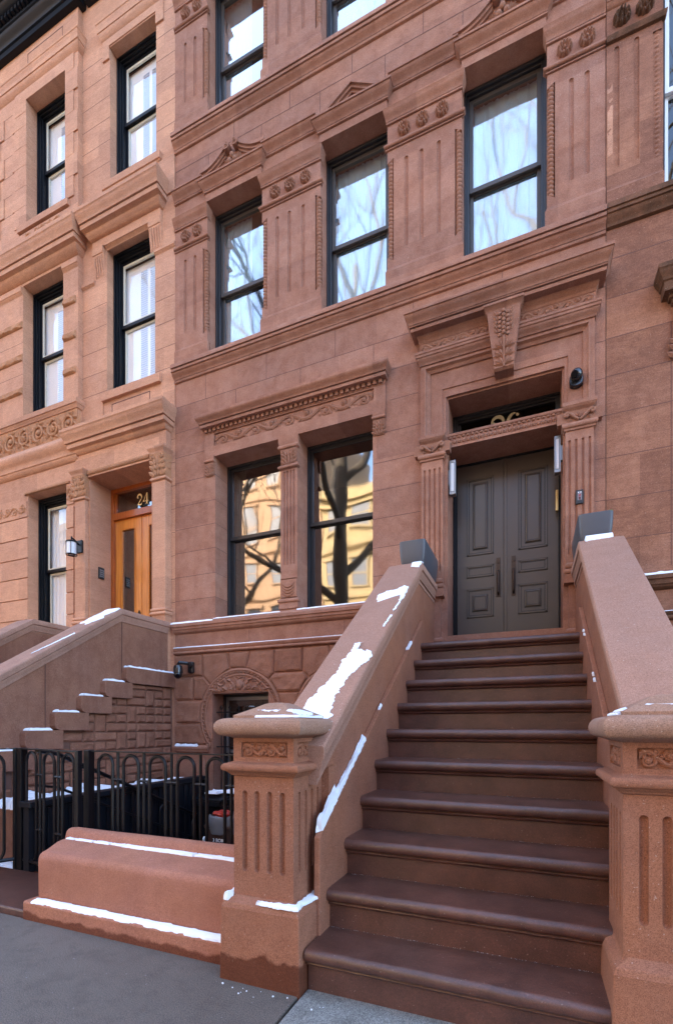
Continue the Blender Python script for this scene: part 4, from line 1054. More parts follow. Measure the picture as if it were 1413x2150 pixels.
b = MB(); b.stack(BX0,BX1,hoodp(12.36,12.60,BD,BD+.10),base=BD,left=False); b.stack(-6.37,-5.12,hoodp(12.30,12.54,.02,.10),base=.02); b.build('hood_mould', a24, P, smooth=True)
b = MB(); b.fb(-6.37,-5.13,12.183,12.31,.022,.003); b.fb(-6.37,-6.232,11.99,12.182,.022,.003); b.fb(-5.278,-5.13,11.99,12.182,.022,.003); b.box(-6.22,-5.29,YF-.01,YF+.15,12.165,12.183)
b.box(-8.38,-7.132,YF-BD-.0155,YF-BD+.004,12.177,12.36); b.box(-8.38,-8.093,YF-BD-.0155,YF-BD+.004,11.98,12.176); b.build('lintel', a24, P)
b = MB()
for k, (z0, z1) in enumerate(((11.75,12.10),(11.405,11.75),(11.06,11.405),(10.70,11.06),(10.35,10.70),(10.02,10.35))):
    x1 = BX1+.004 if k % 2 == 0 else -6.935
    b.box(-7.128, x1, YF-BD-.018, YF-BD+.002, z0+.002, z1-.002)
    x0 = -8.45 if k % 2 == 0 else -8.40
    b.box(x0, -8.092, YF-BD-.012, YF-BD+.002, z0+.002, z1-.002)
    b.box(-9.6, -8.68 if k % 2 == 0 else -8.79, YF-BD-.018, YF-BD+.02, z0+.002, z1-.002)
b.box(-7.131,-6.935,YF-BD-.018,YF-BD+.02,12.10,12.36)
b.build('quoin', a24, P, bevel=.003)
b = MB(); b.stack(-8.25,-7.06,prof((9.89,BD),('l',9.892,BD+.05),('l',9.99,BD+.055),('l',10.01,BD)),base=BD,ox=.5); b.stack(-6.30,-5.21,prof((9.83,.0),('s',9.88,.04),('l',9.885,.055),('l',9.985,.06),('l',10.0,.02)),ox=.8)
b.stack(-6.37,-5.17,prof((6.51,.0),('l',6.512,.05),('l',6.635,.055),('l',6.65,.02)),ox=0)
b.build('sill', a24, P)
b = MB(); b.box(BX1,A0,YF-.022,YF,9.30,9.852); b.box(BX1,-6.37,YF-.015,YF,6.0,6.51); b.box(-5.17,A0,YF-.015,YF,6.0,6.51); b.box(BX0,BX1+.012,YF-BD-.02,YF-.01,9.45,9.86); b.build('string_course', a24, P)
rp = MB(); rp.box(-8.12,-7.2,YF-BD-.024,YF-BD,9.67,9.85); rp = rp.build('panel_frame', a24, P)
scroll_frieze(rp,-8.1,-7.22,9.68,9.84,BD+.02,c24,5,21,'carved_panel',1.4,1.6)
b = MB(); b.stack(BX0,BX1,prof((9.02,BD),('l',9.03,BD+.02),('o',9.12,BD+.10),('l',9.13,BD+.12),('l',9.14,BD+.16),('l',9.212,BD+.165),('q',9.22,BD+.165),('l',9.222,BD+.185),('s',9.37,BD+.235),('l',9.38,BD+.245),('l',9.44,BD+.245),('l',9.455,BD)),base=BD,ox=.6,left=False)
b.stack(-6.56,-5.16,prof((9.12,.05),('l',9.125,.08),('o',9.20,.14),('l',9.21,.16),('l',9.22,.20),('l',9.282,.205),('q',9.29,.205),('l',9.292,.225),('s',9.43,.275),('l',9.44,.285),('l',9.49,.285),('l',9.505,.05)),base=.05,ox=.62)
b.build('cornice', a24, P, smooth=True)
b = MB(); b.fb(-6.56,-5.16,9.0,9.13,.05); b.box(-6.3,-5.3,YF-.05,YF+.03,8.985,9.0); b.stack(-6.30,-5.38,prof((8.95,.0),('s',8.99,.04),('l',9.0,.045)),ox=0); b.build('lintel', a24, P)
for x0, x1 in ((-6.56,-6.33),(-5.39,-5.16)):
    b = MB(); cs = [(9.0,.06),(8.93,.06),(8.90,.055),(8.895,.045),(8.87,.043),(8.86,.036),(8.78,.03),(8.66,.012),(8.56,.002)]
    R = [[(x0,YF-d,z),(x1,YF-d,z),(x1,YF,z),(x0,YF,z)] for z, d in cs]; b.rings(R)
    for k in range(4): xx = x0+.045+.047*k; b.tube([(xx,YF-.048,8.87),(xx,YF-.042,8.78),(xx,YF-.02,8.66),(xx,YF-.006,8.58)], .009, 6)
    b.build('console', a24, P, smooth=True)
imp = prof((8.47,.0),('s',8.50,.022),('l',8.505,.03),('l',8.545,.03),('l',8.56,0))
b = MB(); b.stack(-5.3,A0,imp,ox=0); b.stack(BX1,-6.56,imp,ox=0)
im2 = lambda z: prof((z,BD),('s',z+.05,BD+.03),('l',z+.055,BD+.04),('l',z+.135,BD+.04),('l',z+.14,BD))
b.stack(-7.187,BX1,im2(8.82),base=BD,ox=.4,left=False,back=-.075); b.stack(BX0,-8.193,im2(8.82),base=BD,ox=0,back=-.075); b.build('impost', a24, P)
b = MB(); k = 0
for z in (8.255,7.68,7.10):
    rough_block(b, [(-7.175,z+.115),(-6.89,z+.115)], [(-7.175,z),(-6.89,z)], BD+.004, .035, 40+k, edge=.02, amp=1.5)
    rough_block(b, [(-9.4,z+.115),(-8.195,z+.115)], [(-9.4,z),(-8.195,z)], BD+.004, .035, 50+k, nu=60, edge=.02, amp=1.5); k += 1
b.build('rockfaced_band', M['s24c'], P)
b = MB(); b.stack(BX0,BX1,prof((6.50,BD+.02),('l',6.505,BD+.035),('s',6.56,BD+.06),('l',6.565,BD+.075),('l',6.64,BD+.08),('l',6.665,BD)),base=BD,ox=.6,left=False)
b.stack(BX0,BX1,prof((5.64,BD),('l',5.65,BD+.02),('o',5.72,BD+.06),('l',5.73,BD+.075),('l',5.80,BD+.075),('o',5.93,BD+.14),('l',5.96,BD+.13),('l',6.08,BD+.03)),base=BD,ox=.4,left=False); b.build('band_moulding', a24, P, smooth=True)
fr = MB(); fr.box(BX0,BX1,YF-BD-.02,YF-BD,6.08,6.50); fr = fr.build('frieze', c24, P)
o = MB(); rnd = random.Random(4)
for k in range(6):
    cx = -6.98-.36*k; up = 1 if k % 2 else -1
    spiral(o, cx-.05, 6.29, BD+.03, .15, 1.7, pi/2*up, up, .024)
    for j in range(9):
        a = 2*pi*j/9; o.leaf(cx-.05+.12*cos(a), 6.29+.12*sin(a), a+.9*up, .11, .06, BD+.02, .032)
    o.leaf(cx+.13, 6.13, pi/2+.3*up, .3, .09, BD+.02, .03); o.ball((cx-.05, YF-BD-.035, 6.29), .035, 8)
o.v = [(x, y, min(max(z, 6.09), 6.49)) for x, y, z in o.v]
o.build('carved_scrolls', c24, fr, smooth=True)
# parlour floor of the bay
b = MB()
RZ = (2.78,3.14,3.50,3.87,4.21,4.56,4.92)
for z0, z1 in zip(RZ, RZ[1:]):
    b.box(-9.6,-8.049,YF-BD-.02,YF-BD+.01,z0+.008,z1-.008); b.box(-7.101,-6.93,YF-BD-.02,YF-BD+.01,z0+.008,z1-.008)
b.box(-9.6,-8.06,YF-BD-.02,YF-BD+.01,4.93,4.965)
b.build('rusticated_course', a24, P, bevel=.004)
pf = MB(); pf.box(-9.6,-8.08,YF-BD-.012,YF-BD,4.96,5.2); pf.box(-7.10,-6.93,YF-BD-.012,YF-BD,4.96,5.3); pf = pf.build('panel_frame', a24, P)
scroll_frieze(pf,-9.3,-8.10,4.985,5.165,BD+.01,c24,6,31,'carved_panel',1.2,1.2); scroll_frieze(pf,-7.09,-6.94,4.98,5.28,BD+.01,c24,1,32,'carved_panel',2,1.3)
b = MB(); b.stack(-8.1,-7.06,prof((5.304,BD),('l',5.308,BD+.03),('l',5.345,BD+.03),('l',5.36,BD)),base=BD)
for k in range(34): b.ball((-8.08+k*.0305,YF-BD-.03,5.322),(.011,.012,.018),6)
b.build('beaded_lintel', c24, P, kind='stuff')
# windows of the tan house
wa = dict(fr=M['black'], rail=M['black'], gl=M['g24'], steps=3, inner=M['cream'], sw=.038)
def w24(x0, x1, z0, z1, d, zm, cur=None, blind=True):
    w = sash_window(P, x0, x1, z0, z1, d, zm, curtain=cur, **wa)
    if blind:
        s = MB(); y = YF-d+.165; xa, xb = x0+.088, x1-.088
        s.box(xa, xb, y, y+.02, z0+.05, z1-.15)
        for q in (.30,.36): 
            pass
        sl = MB()
        for c0 in (.42, .66):
            xx = xa+(xb-xa)*c0; zz = z0+.25
            while zz < z1-.3: sl.box(xx, xx+(xb-xa)*.16, y-.012, y-.002, zz, zz+.014); zz += .035
        so_ = s.build('shutter', M['white'], w); sl.build('louvres', M['louvre'], w, kind='stuff')
w24(-6.235,-5.275,9.995,12.18,-.13,11.14); w24(-6.305,-5.295,6.645,8.985,-.13,7.84)
w24(-8.095,-7.125,10.005,12.18,-.10,11.15); w24(-8.195,-7.185,6.675,8.975,-.10,7.86)
w24(-8.055,-7.095,2.85,5.295,-.10,4.04, cur=(M['white'], .0, 1), blind=False)  # white curtain stands in for the bright reflection in this window
# portal of the tan house
b = MB(); b.stack(-6.88,-5.0,prof((5.70,.10),('l',5.705,.12),('o',5.76,.16),('l',5.77,.175),('l',5.78,.21),('l',5.842,.215),('q',5.85,.215),('l',5.852,.24),('s',5.99,.30),('l',6.0,.31),('l',6.045,.31),('l',6.06,.05)),base=.10,ox=.55); b.build('portal_cornice', a24, P, smooth=True)
b = MB(); b.fb(-6.88,-5.0,5.44,5.71,.10); b.box(-6.6,-5.31,YF-.10,YF-.001,5.312,5.44); b.box(-6.88,-6.60,YF-.06,YF,2.1,5.44); b.box(-5.31,-5.0,YF-.06,YF,2.1,5.44); b.build('entablature', a24, P)
b = MB(); b.stack(-6.60,-5.31,prof((5.34,.10),('l',5.345,.115),('l',5.40,.12),('l',5.41,.10)),ox=0)
for k in range(40): b.ball((-6.585+k*.0325,YF-.118,5.37),(.012,.014,.024),6)
b.build('egg_and_dart_carving', c24, P, kind='stuff')
for x0, x1 in ((-6.875,-6.64),(-5.235,-4.995)):
    b = MB(); b.fb(x0,x1,2.9,5.0,.12); p = b.build('pilaster', a24, P, bevel=.012)
    b = MB(); b.stack(x0,x1,prof((2.84,.12),('l',2.94,.13),('l',2.95,.135),('t',3.0,.02),('l',3.01,.135),('t',3.05,.014),('l',3.06,.122)),base=.12,ox=.9)
    b.stack(x0,x1,prof((4.95,.12),('l',4.96,.135),('t',5.0,.016),('l',5.01,.13)),base=.12); b.stack(x0,x1,prof((5.33,.15),('l',5.34,.17),('c',5.40,.20),('l',5.41,.205),('l',5.43,.205),('l',5.44,.1)),base=.16,ox=.9); b.build('capital_moulding', a24, p, smooth=True)
    acanthus(p, x0-.004, x1+.004, 5.01, 5.34, .125, c24, 'capital', .045)
    o = MB()
    for k in range(3):
        zz = 5.06+.09*k; o.ball((x1-.002, YF-.05, zz+.1), (.02,.04,.03), 8)
    o.build('side_leaf', c24, p, smooth=True)
yd = YF+.40
b = MB(); b.box(-6.61,-6.545,yd-.05,yd+.05,2.13,5.31); b.box(-5.37,-5.31,yd-.05,yd+.05,2.13,5.31); b.box(-6.545,-5.37,yd-.05,yd+.05,4.79,4.90); b.box(-6.545,-5.37,yd-.05,yd+.05,5.25,5.31)
b.box(-6.545,-6.51,yd-.02,yd+.05,4.9,5.25); b.box(-5.4,-5.37,yd-.02,yd+.05,4.9,5.25)
df = b.build('door_frame', M['wood2'], P, bevel=.004)
b = MB(); b.box(-6.51,-5.4,yd+.01,yd+.015,4.89,5.26); b.build('transom_pane', M['gd'], df)
b = MB(); b.box(-6.6,-5.3,yd+.3,yd+.31,2.1,5.3); b.build('vestibule_wall', M['black'], df)
b = MB(); digit(b,'2',-6.06,4.965,.185,yd-.012); digit(b,'4',-5.925,4.965,.185,yd-.012); b.build('house_number', M['gold'], df)
for x0, x1, g0, g1 in ((-6.545,-5.965,-6.39,-6.12),(-5.955,-5.37,-5.80,-5.52)):
    b = MB(); b.box(x0,g0,yd,yd+.045,2.14,4.79); b.box(g1,x1,yd,yd+.045,2.14,4.79); b.box(g0,g1,yd,yd+.045,4.61,4.79); b.box(g0,g1,yd,yd+.045,2.14,2.75)
    for (p,q,r_,s_) in ((g0-.012,g0,2.74,4.62),(g1,g1+.012,2.74,4.62),(g0-.012,g1+.012,4.61,4.62),(g0-.012,g1+.012,2.74,2.75)): b.box(p,q,yd-.012,yd,r_,s_)
    dr = b.build('door', M['wood'], P, bevel=.003)
    b = MB(); b.box(g0-.002,g1+.002,yd+.02,yd+.025,2.74,4.62); b.build('door_pane', M['gd'], dr)
b = MB(); b.prism([(-6.045,2.85),(-5.985,2.85),(-5.978,2.95),(-5.985,3.18),(-6.015,3.23),(-6.045,3.18),(-6.052,2.95)], yd-.012, yd); b.tube([(-6.015,yd-.01,2.98),(-6.015,yd-.05,2.98),(-6.05,yd-.055,2.95),(-6.06,yd-.05,2.90)],.012,6); b.ball((-6.015,yd-.02,2.90),.014,8)
b.build('handle', M['handle'], dr, smooth=True)

# ---- stoop of the tan house
S24 = thing('stoop', (-5.8, 2.6, 0), 'tan house stoop seen from its side, sloping coping above stepped stone blocks and rubble masonry', 'stoop')
def cheek24(xc, right):
    pth = [(1.9, 2.84-.662*(4.64-1.9)), (4.64, 2.84), (YF-BD, 2.84)] if right else [(1.9, 2.84-.662*(4.66-1.9)), (4.66, 2.86), (YF-BD-.01, 2.86)]
    cope(xc, 0, S24, M['s24p'], pth, hw=.19)
    b = MB(); b.prism([(1.9,-.5),(YF-BD,-.5),(YF-BD,2.68),(4.64,2.68),(1.9,2.68-.662*2.74)], xc-.15, xc+.15, 'x'); b.build('cheek_wall', M['s24s'], S24)
M['s24p'] = stone('coping_tan', (.42,.235,.165), (.36,.21,.16), (.26,.14,.1), mott=.5)
cheek24(-5.14, True); cheek24(-6.88, False)
XS = -4.985
j = MB()
for y in (4.66, 3.60): j.box(XS, XS+.0065, y-.003, y+.003, .9 if y < 4 else 2.0, 2.68-.662*max(0, 4.64-y))
j.build('mortar_joint', M['joint'], S24)
for k in range(10):
    b = MB(); z = RS*(k+1)-.045; y = 4.63-.3*(9-k)
    b.prism([(y,z),(y,z-.06),(y+.03,z-.07),(y+.03,z-.25),(y+.5,z-.25),(y+.5,z)] if k < 9 else [(y,z),(y,z-.25),(YF+.4,z-.25),(YF+.4,z)], -6.73, -5.29, 'x'); b.build('step', M['sStep'], S24)
for k in range(9):
    zt = 2.08-.207*k; ya = 4.66-.335*k; yb = YF-.0 if k == 0 else ya+.44
    b = MB(); pr = [(ya+.045,zt)]+[(ya+.045-.045*sin(rad(a)), zt-.045+.045*cos(rad(a))) for a in (30,60,90)]+[(ya,zt-.155),(ya+.02,zt-.19),(ya+.07,zt-.21),(yb,zt-.21),(yb,zt)]
    b.prism(pr, XS-.01, -4.90, 'x'); b.build('corbel_block', M['s24s'], S24, bevel=.006)
b = MB(); rnd = random.Random(9); cell = .115; CW = 1.45; occ = {}
b.box(XS-.01, XS+.02, 1.9, YF, -.6, -.5); nid = 0
for iz in range(0, 25):
    for iy in range(0, 27):
        if (iz, iy) in occ: continue
        y0 = YF-.03-cell*CW*(iy); z0 = -.5+cell*iz
        h = rnd.choice((1,1,1,2,1)); w = rnd.choice((1,2,2,1))
        if h == 2: w = 1
        if any((iz+a, iy+c) in occ for a in range(h) for c in range(w)): h = w = 1
        for a in range(h):
            for c in range(w): occ[(iz+a, iy+c)] = 1
        y1 = y0-cell*CW*w; z1 = z0+cell*h
        lim = 1.87-.207*max(0, math.ceil((4.72-y1)/.335-.25)) if y1 < 4.72 else 1.87
        if z0 > lim-.03 or y1 < 1.9: continue
        z1 = min(z1, lim)
        rough_block(b, [(y1+.006,z1-.004),(y0-.006,z1-.004)], [(y1+.006,z0+.004),(y0-.006,z0+.004)], .010, .032, nid, nu=9, nv=8, edge=.024, amp=1.3, plane='x', X=XS); nid += 1
b.build('rubble_masonry', M['sF'], S24)
b = MB(); b.prism([(1.9,-.5),(YF-.001,-.5),(YF-.001,1.86),(4.7,1.86),(1.9,.05)], XS-.02, XS+.006, 'x'); b.build('masonry_backing', M['bed'], S24)

# ================================================================== the house on the right edge
HR = thing('brownstone_house', (2.5, YF, 0), 'weathered brownstone townhouse at the right edge with dark stained mouldings', 'house')
P = HR; sR = M['sR']; RX0, RX1 = A1+.006, 6.3
W = MB(); W.face([(RX0,-.6),(RX1,-.6),(RX1,14.6),(RX0,14.6)], [[(1.22,6.66),(2.2,6.66),(2.2,9.0),(1.22,9.0)],[(1.32,2.9),(3.6,2.9),(3.6,5.45),(1.32,5.45)]], lambda u, w: (u, YF+.001, w), lambda u, w: (u, YF+.3, w))
W.build('wall', sR, P)
r = MB(); r.box(RX0,RX1,YF+2.5,YF+2.6,-1,14.6); r.box(RX1,RX1+.1,YF,YF+2.5,-1,14.6); r.box(RX0,RX1+.1,YF,YF+2.5,14.6,14.7)
for z in (2,6.1,9.5): r.box(RX0,RX1,YF+.3,YF+2.5,z,z+.1)
r.build('interior_wall', M['room'], P)
joints(P, [('h', RX0, 1.31 if z < 5.4 else 4, z) for z in (6.135,5.735,5.32,4.93,4.53,4.085,3.645,3.225)]+[('v', 1.285, 2.9, 5.32)], d=-.001, t=.007)
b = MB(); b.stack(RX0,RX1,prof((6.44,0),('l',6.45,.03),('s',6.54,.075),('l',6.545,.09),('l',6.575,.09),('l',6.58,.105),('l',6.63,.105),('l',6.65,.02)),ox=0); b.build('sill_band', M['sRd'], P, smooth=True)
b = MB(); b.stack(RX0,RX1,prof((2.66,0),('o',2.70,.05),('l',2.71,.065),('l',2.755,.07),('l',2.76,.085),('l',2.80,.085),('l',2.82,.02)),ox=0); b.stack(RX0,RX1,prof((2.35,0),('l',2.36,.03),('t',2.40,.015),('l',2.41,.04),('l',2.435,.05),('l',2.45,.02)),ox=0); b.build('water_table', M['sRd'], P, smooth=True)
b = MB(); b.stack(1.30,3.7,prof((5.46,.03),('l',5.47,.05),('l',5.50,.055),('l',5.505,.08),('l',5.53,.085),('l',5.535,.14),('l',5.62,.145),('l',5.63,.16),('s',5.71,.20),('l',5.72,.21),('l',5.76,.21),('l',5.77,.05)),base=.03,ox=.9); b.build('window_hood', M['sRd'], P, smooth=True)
b = MB(); b.fb(1.30,3.7,5.2,5.47,.03); b.build('lintel', sR, P); acanthus(P,1.31,1.42,4.93,5.2,.02,sR,'console_carving')
b = MB(); s = b
fluted(s, RX0, 1.13, 7.0, 8.37, [(.815,.045,7.05,8.30),(.99,.045,7.05,8.30)], lambda u, q, dp: (u, YF-.012+dp, q), .03)
s.box(1.1301,1.205,YF-.012,YF+.05,8.27,8.37); s.box(RX0,1.205,YF-.012,YF+.05,6.66,6.999); s.add([(1.13,YF-.012,7.0),(1.13,YF+.07,7.0),(1.13,YF+.07,8.3),(1.13,YF-.012,8.3)],[(0,1,2,3)]); s.box(1.1,1.205,YF+.068,YF+.3,6.7,9)
pil = s.build('pilaster', sR, P); rope(pil, 1.168, 7.0, 8.27, -.03, .034, sR, -1)
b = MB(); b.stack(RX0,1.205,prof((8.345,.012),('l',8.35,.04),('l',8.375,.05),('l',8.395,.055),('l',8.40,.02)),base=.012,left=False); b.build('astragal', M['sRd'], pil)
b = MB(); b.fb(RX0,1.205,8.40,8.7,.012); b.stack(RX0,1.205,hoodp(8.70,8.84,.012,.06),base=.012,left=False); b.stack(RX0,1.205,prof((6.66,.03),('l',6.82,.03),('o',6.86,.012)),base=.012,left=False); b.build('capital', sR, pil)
for x in (.86,1.06): rosette(pil, x, 8.56, .012, .082, M['sRd'], .02)
b = MB(); rough_block(b, [(.722,7.93),(.785,7.98)], [(.722,7.12),(.785,7.12)], -.002, .016, 77, nu=10, nv=40, edge=.008, amp=1.6); b.build('spalled_patch', M['s24'], pil)
sash_window(P, 1.23, 2.19, 6.67, 8.98, -.12, 7.8, M['black'], M['white'], M['g24'], steps=1)
sash_window(P, 1.33, 3.59, 2.91, 5.44, -.12, 4.1, M['black'], M['black'], M['g24'], steps=1)
# ================================================================== ironwork
def bar(mb, p, q, w=.012): mb.tube([p, q], w, 6)
def fence_run(name, p0, p1, label, cat, group, n, x_off=0, z0=-.02, zt=1.105, low=False, posts=(), tie=.885, phase=0):
    """hoop-topped railing from p0 to p1 (x,y)"""
    ox, oy = p0; L = math.hypot(p1[0]-ox, p1[1]-oy); ux, uy = (p1[0]-ox)/L, (p1[1]-oy)/L
    T = thing(name, (ox, oy, 0), label, cat, group)
    P3 = lambda s, z: (ox+ux*s, oy+uy*s, z)
    r = MB(); hw = .022
    r.add([(ox-uy*hw*k+ux*s, oy+ux*hw*k+uy*s, z) for s in (0, L) for k in (-1, 1) for z in (zt-.009, zt)], [(0,1,3,2),(4,6,7,5),(0,2,6,4),(1,5,7,3),(0,4,5,1),(2,3,7,6)])
    r.build('top_rail', M['iron'], T)
    step = L/n
    for k in range(n):
        s = step*(k+.5); m = MB(); w = step*.29; top = zt-.03
        pts = [P3(s-w, z0)]+[P3(s-w*cos(pi*i/10), top-w+w*sin(pi*i/10)) for i in range(11)]+[P3(s+w, z0)]
        if low and k == 0: pts = [P3(s-w*cos(pi*i/10), top-w+w*sin(pi*i/10)) for i in range(11)]+[P3(s+w*cos(pi*i/10), .22-w*sin(pi*i/10)+.0) for i in range(11)]+[P3(s-w, top-w)]
        m.tube(pts, .0125, 7); m.build('hoop', M['iron'], T, smooth=True)
        if k < n-1 or low:
            m = MB(); m.tube([P3(step*(k+1), z0), P3(step*(k+1), zt-.008)], .0115, 7)
            for z in ((tie,) if not low else (tie, .42)):
                m.tube([P3(s+w, z), P3(min(step*(k+1)+step*.5-w, L), z)], .010, 6); m.ball(P3(step*(k+1), z), .017, 6)
            m.build('baluster', M['iron'], T, smooth=True)
    for s, wd in posts:
        m = MB(); a = P3(s, 0); m.box(a[0]-wd*.8, a[0]+wd*.8, a[1]-wd*.8, a[1]+wd*.8, -.3, zt+.004); m.build('post', M['iron'], T, bevel=.003)
    if low:
        m = MB(); m.tube([P3(0, .13), P3(L, .13)], .017, 6); m.build('bottom_rail', M['iron'], T)
    return T
fence_run('iron_fence', (-3.208,2.72), (-1.383,2.72), 'black hoop-topped iron fence standing behind the low bench-like wall', 'fence', None, 7, posts=((-.05,.035),))
fence_run('iron_gate', (-4.13,2.78), (-3.25,2.62), 'black iron gate standing slightly ajar left of the bench-like wall', 'gate', None, 3, z0=.13, low=True, posts=((-.02,.038),(.89,.024)))
fence_run('iron_gate', (-4.20,2.76), (-4.55,2.05), 'black iron gate leaf cut off by the left edge of the picture', 'gate', None, 2, z0=.18, low=True, posts=((0,.02),))
# stair rail going down into the areaway
T = thing('stair_handrail', (-3.9, 2.8, 0), 'black iron handrail sloping down into the areaway beside the navy ribbed panels', 'handrail')
for off, w in ((0, .02), (-.30, .012)):
    m = MB(); m.tube([(-3.93,2.76,1.09+off),(-3.93,2.95,1.05+off),(-3.93,5.0,.10+off)], w, 8); m.build('rail', M['iron'], T, smooth=True)
for y in (3.0, 3.55, 4.1, 4.65, 5.0):
    zt = 1.05-(y-2.95)*.463; m = MB(); m.tube([(-3.93,y,zt-.9),(-3.93,y,zt)], .010, 6)
    if y < 5: m.tube([(-3.93,y+.12,zt-.8)]+[(-3.93,y+.20-.08*cos(pi*i/8),zt-.20+.08*sin(pi*i/8)) for i in range(9)]+[(-3.93,y+.28,zt-.8)], .010, 6)
    m.build('baluster', M['iron'], T, smooth=True)
# ribbed navy enclosure
T = thing('ribbed_enclosure', (-4.05, 3.8, -.5), 'navy ribbed metal enclosure with flat rim behind the iron gate and fence', 'enclosure')
m = MB(); m.box(-4.07,-4.0,2.74,5.08,-.55,.60); m.build('panel_wall', M['navy'], T)
m = MB(); y = 2.80
while y < 5.05: m.box(-4.0,-3.982,y,y+.045,-.5,.57); y += .105
m.build('ribs', M['navy'], T, bevel=.004)
m = MB(); m.box(-4.10,-3.955,2.72,5.10,.595,.645); m.build('rim', M['navy'], T, bevel=.006)
m = MB(); m.box(-4.07,-3.95,5.06,5.12,-.5,.62); m.build('corner_post', M['navy'], T, bevel=.004)
b = MB(); b.box(-4.88,-4.10,2.95,5.3,-.5,.50); b.build('raised_bed', M['s24s'], None, kind='structure')

def lathe(mb, c, P_, n=20, axis='z'):
    """P_ = [(r, t)]; revolve about an axis through c"""
    R = []
    for r_, t in P_:
        ring = []
        for k in range(n):
            a = 2*pi*k/n
            if axis == 'z': ring.append((c[0]+r_*cos(a), c[1]+r_*sin(a), c[2]+t))
            elif axis == 'y': ring.append((c[0]+r_*cos(a), c[1]+t, c[2]+r_*sin(a)))
            else: ring.append((c[0]+t, c[1]+r_*cos(a), c[2]+r_*sin(a)))
        R.append(ring)
    mb.rings(R)
# bins
T = thing('trash_bin', (-3.36, 4.6, -.5), 'brown trash bin with a clear bag and red wrapper inside, behind the iron fence', 'trash bin')
m = MB(); m.stack4(-3.48,-3.14,4.45,4.78, [(-.5,-.03),(.12,.0),(.13,.012),(.16,.012)]); m.build('bin_body', M['bin'], T, bevel=.01)
m = MB(); R = []
for i, (z, o) in enumerate(((.06,.018),(.10,.03),(.15,.035),(.19,.045),(.25,.035),(.27,.01))):
    ring = []
    for k in range(24):
        a = 2*pi*k/24; q = 1+.10*noise.noise(Vector((cos(a)*3, sin(a)*3, i*1.3)))
        ring.append((-3.31+(.165+o)*q*cos(a)*1.08, 4.615+(.165+o)*q*sin(a), z+.02*noise.noise(Vector((cos(a)*2, sin(a)*2, 4+i)))))
    R.append(ring)
m.rings(R, False); m.build('bag', M['bag'], T, smooth=True)
m = MB(); m.ball((-3.29,4.55,.28),(.10,.09,.05),10); m.ball((-3.22,4.47,.30),(.06,.03,.045),6); m.ball((-3.36,4.50,.29),(.05,.04,.03),6); m.build('wrapper', M['red'], T, smooth=False)
m = MB(); lathe(m, (-3.52,4.5,-.02), [(0,-.01),(.03,-.01),(.03,.01),(0,.01)], 12, 'x'); m.build('wheel', M['white'], T)
def text(s, size, loc, mat, parent, name='lettering', rot=(pi/2, 0, 0)):
    cu = bpy.data.curves.new(name, 'FONT'); cu.body = s; cu.size = size; cu.extrude = .001; cu.align_x = 'LEFT'
    to = bpy.data.objects.new('tmp', cu); COL.objects.link(to); bpy.context.view_layer.update()
    me = bpy.data.meshes.new_from_object(to.evaluated_get(bpy.context.evaluated_depsgraph_get()))
    bpy.data.objects.remove(to); me.materials.clear(); me.materials.append(mat)
    o = bpy.data.objects.new(name, me); COL.objects.link(o); o.parent = parent
    o.location = Vector(loc)-(parent.location if parent.type == 'EMPTY' else Vector()); o.rotation_euler = rot
    return o
text('3 BORA', .055, (-3.36,4.432,-.02), M['white'], T); text('D-WAR', .055, (-3.36,4.432,-.08), M['white'], T)
T = thing('wheeled_bin', (-3.7, 5.1, -.5), 'black lidded bin standing at the far end of the navy enclosure', 'trash bin')
m = MB(); m.stack4(-3.93,-3.55,4.85,5.30, [(-.5,-.04),(.30,0)]); m.build('bin_body', M['black'], T, bevel=.01)
m = MB(); m.prism([(4.80,.36),(5.33,.42),(5.33,.44),(4.80,.385)], -3.96, -3.52, 'x'); m.prism([(4.80,.30),(4.86,.30),(4.86,.36),(4.80,.36)], -3.94,-3.54,'x'); m.build('lid', M['black'], T, bevel=.004)

# ================================================================== fixtures
T = thing('security_camera', (-4.6, YF, 2.15), 'black pan-tilt camera on a bracket above the arched basement window', 'security camera')
m = MB(); m.box(-4.63,-4.53,YF-.075,YF-.02,2.07,2.235); m.build('mount', M['cam'], T, bevel=.02)
m = MB(); m.tube([(-4.55,YF-.06,2.17),(-4.56,YF-.16,2.20),(-4.65,YF-.22,2.21),(-4.67,YF-.22,2.18)], .026, 8); m.build('arm', M['cam'], T, smooth=True)
m = MB(); lathe(m, (-4.67,YF-.22,2.08), [(0,.105),(.03,.10),(.055,.085),(.065,.05),(.066,-.02),(.05,-.025),(0,-.025)], 24); m.build('housing', M['cam'], T, smooth=True)
m = MB(); m.ball((-4.67,YF-.225,2.035), .058, 20); hd = m.build('camera_head', M['cam'], T, smooth=True)
m = MB(); c = Vector((-4.67,YF-.225,2.035)); dr = Vector((.55,-.75,-.35)).normalized(); m.tube([c+dr*.045, c+dr*.066], .030, 16); m.build('lens', M['lens'], hd, smooth=True)
T = thing('security_camera', (.44, YF, 4.95), 'black dome camera fixed on the stone surround at upper right of the taupe door', 'security camera')
m = MB(); R = []
for y, k in ((YF-.012,1.0),(YF-.055,1.0),(YF-.07,.9)):
    R.append([(.44+.066*k*cos(a)*(1 if abs(cos(a)) < .99 else 1), y, 4.94+(.085 if sin(a) > 0 else .07)*k*(abs(sin(a))**.6)*(1 if sin(a) > 0 else -1)) for a in [2*pi*i/28 for i in range(28)]])
m.rings(R); m.build('mount', M['cam'], T, smooth=True)
m = MB(); m.ball((.44,YF-.085,4.975), (.058,.062,.062), 22); hd = m.build('camera_head', M['cam'], T, smooth=True)
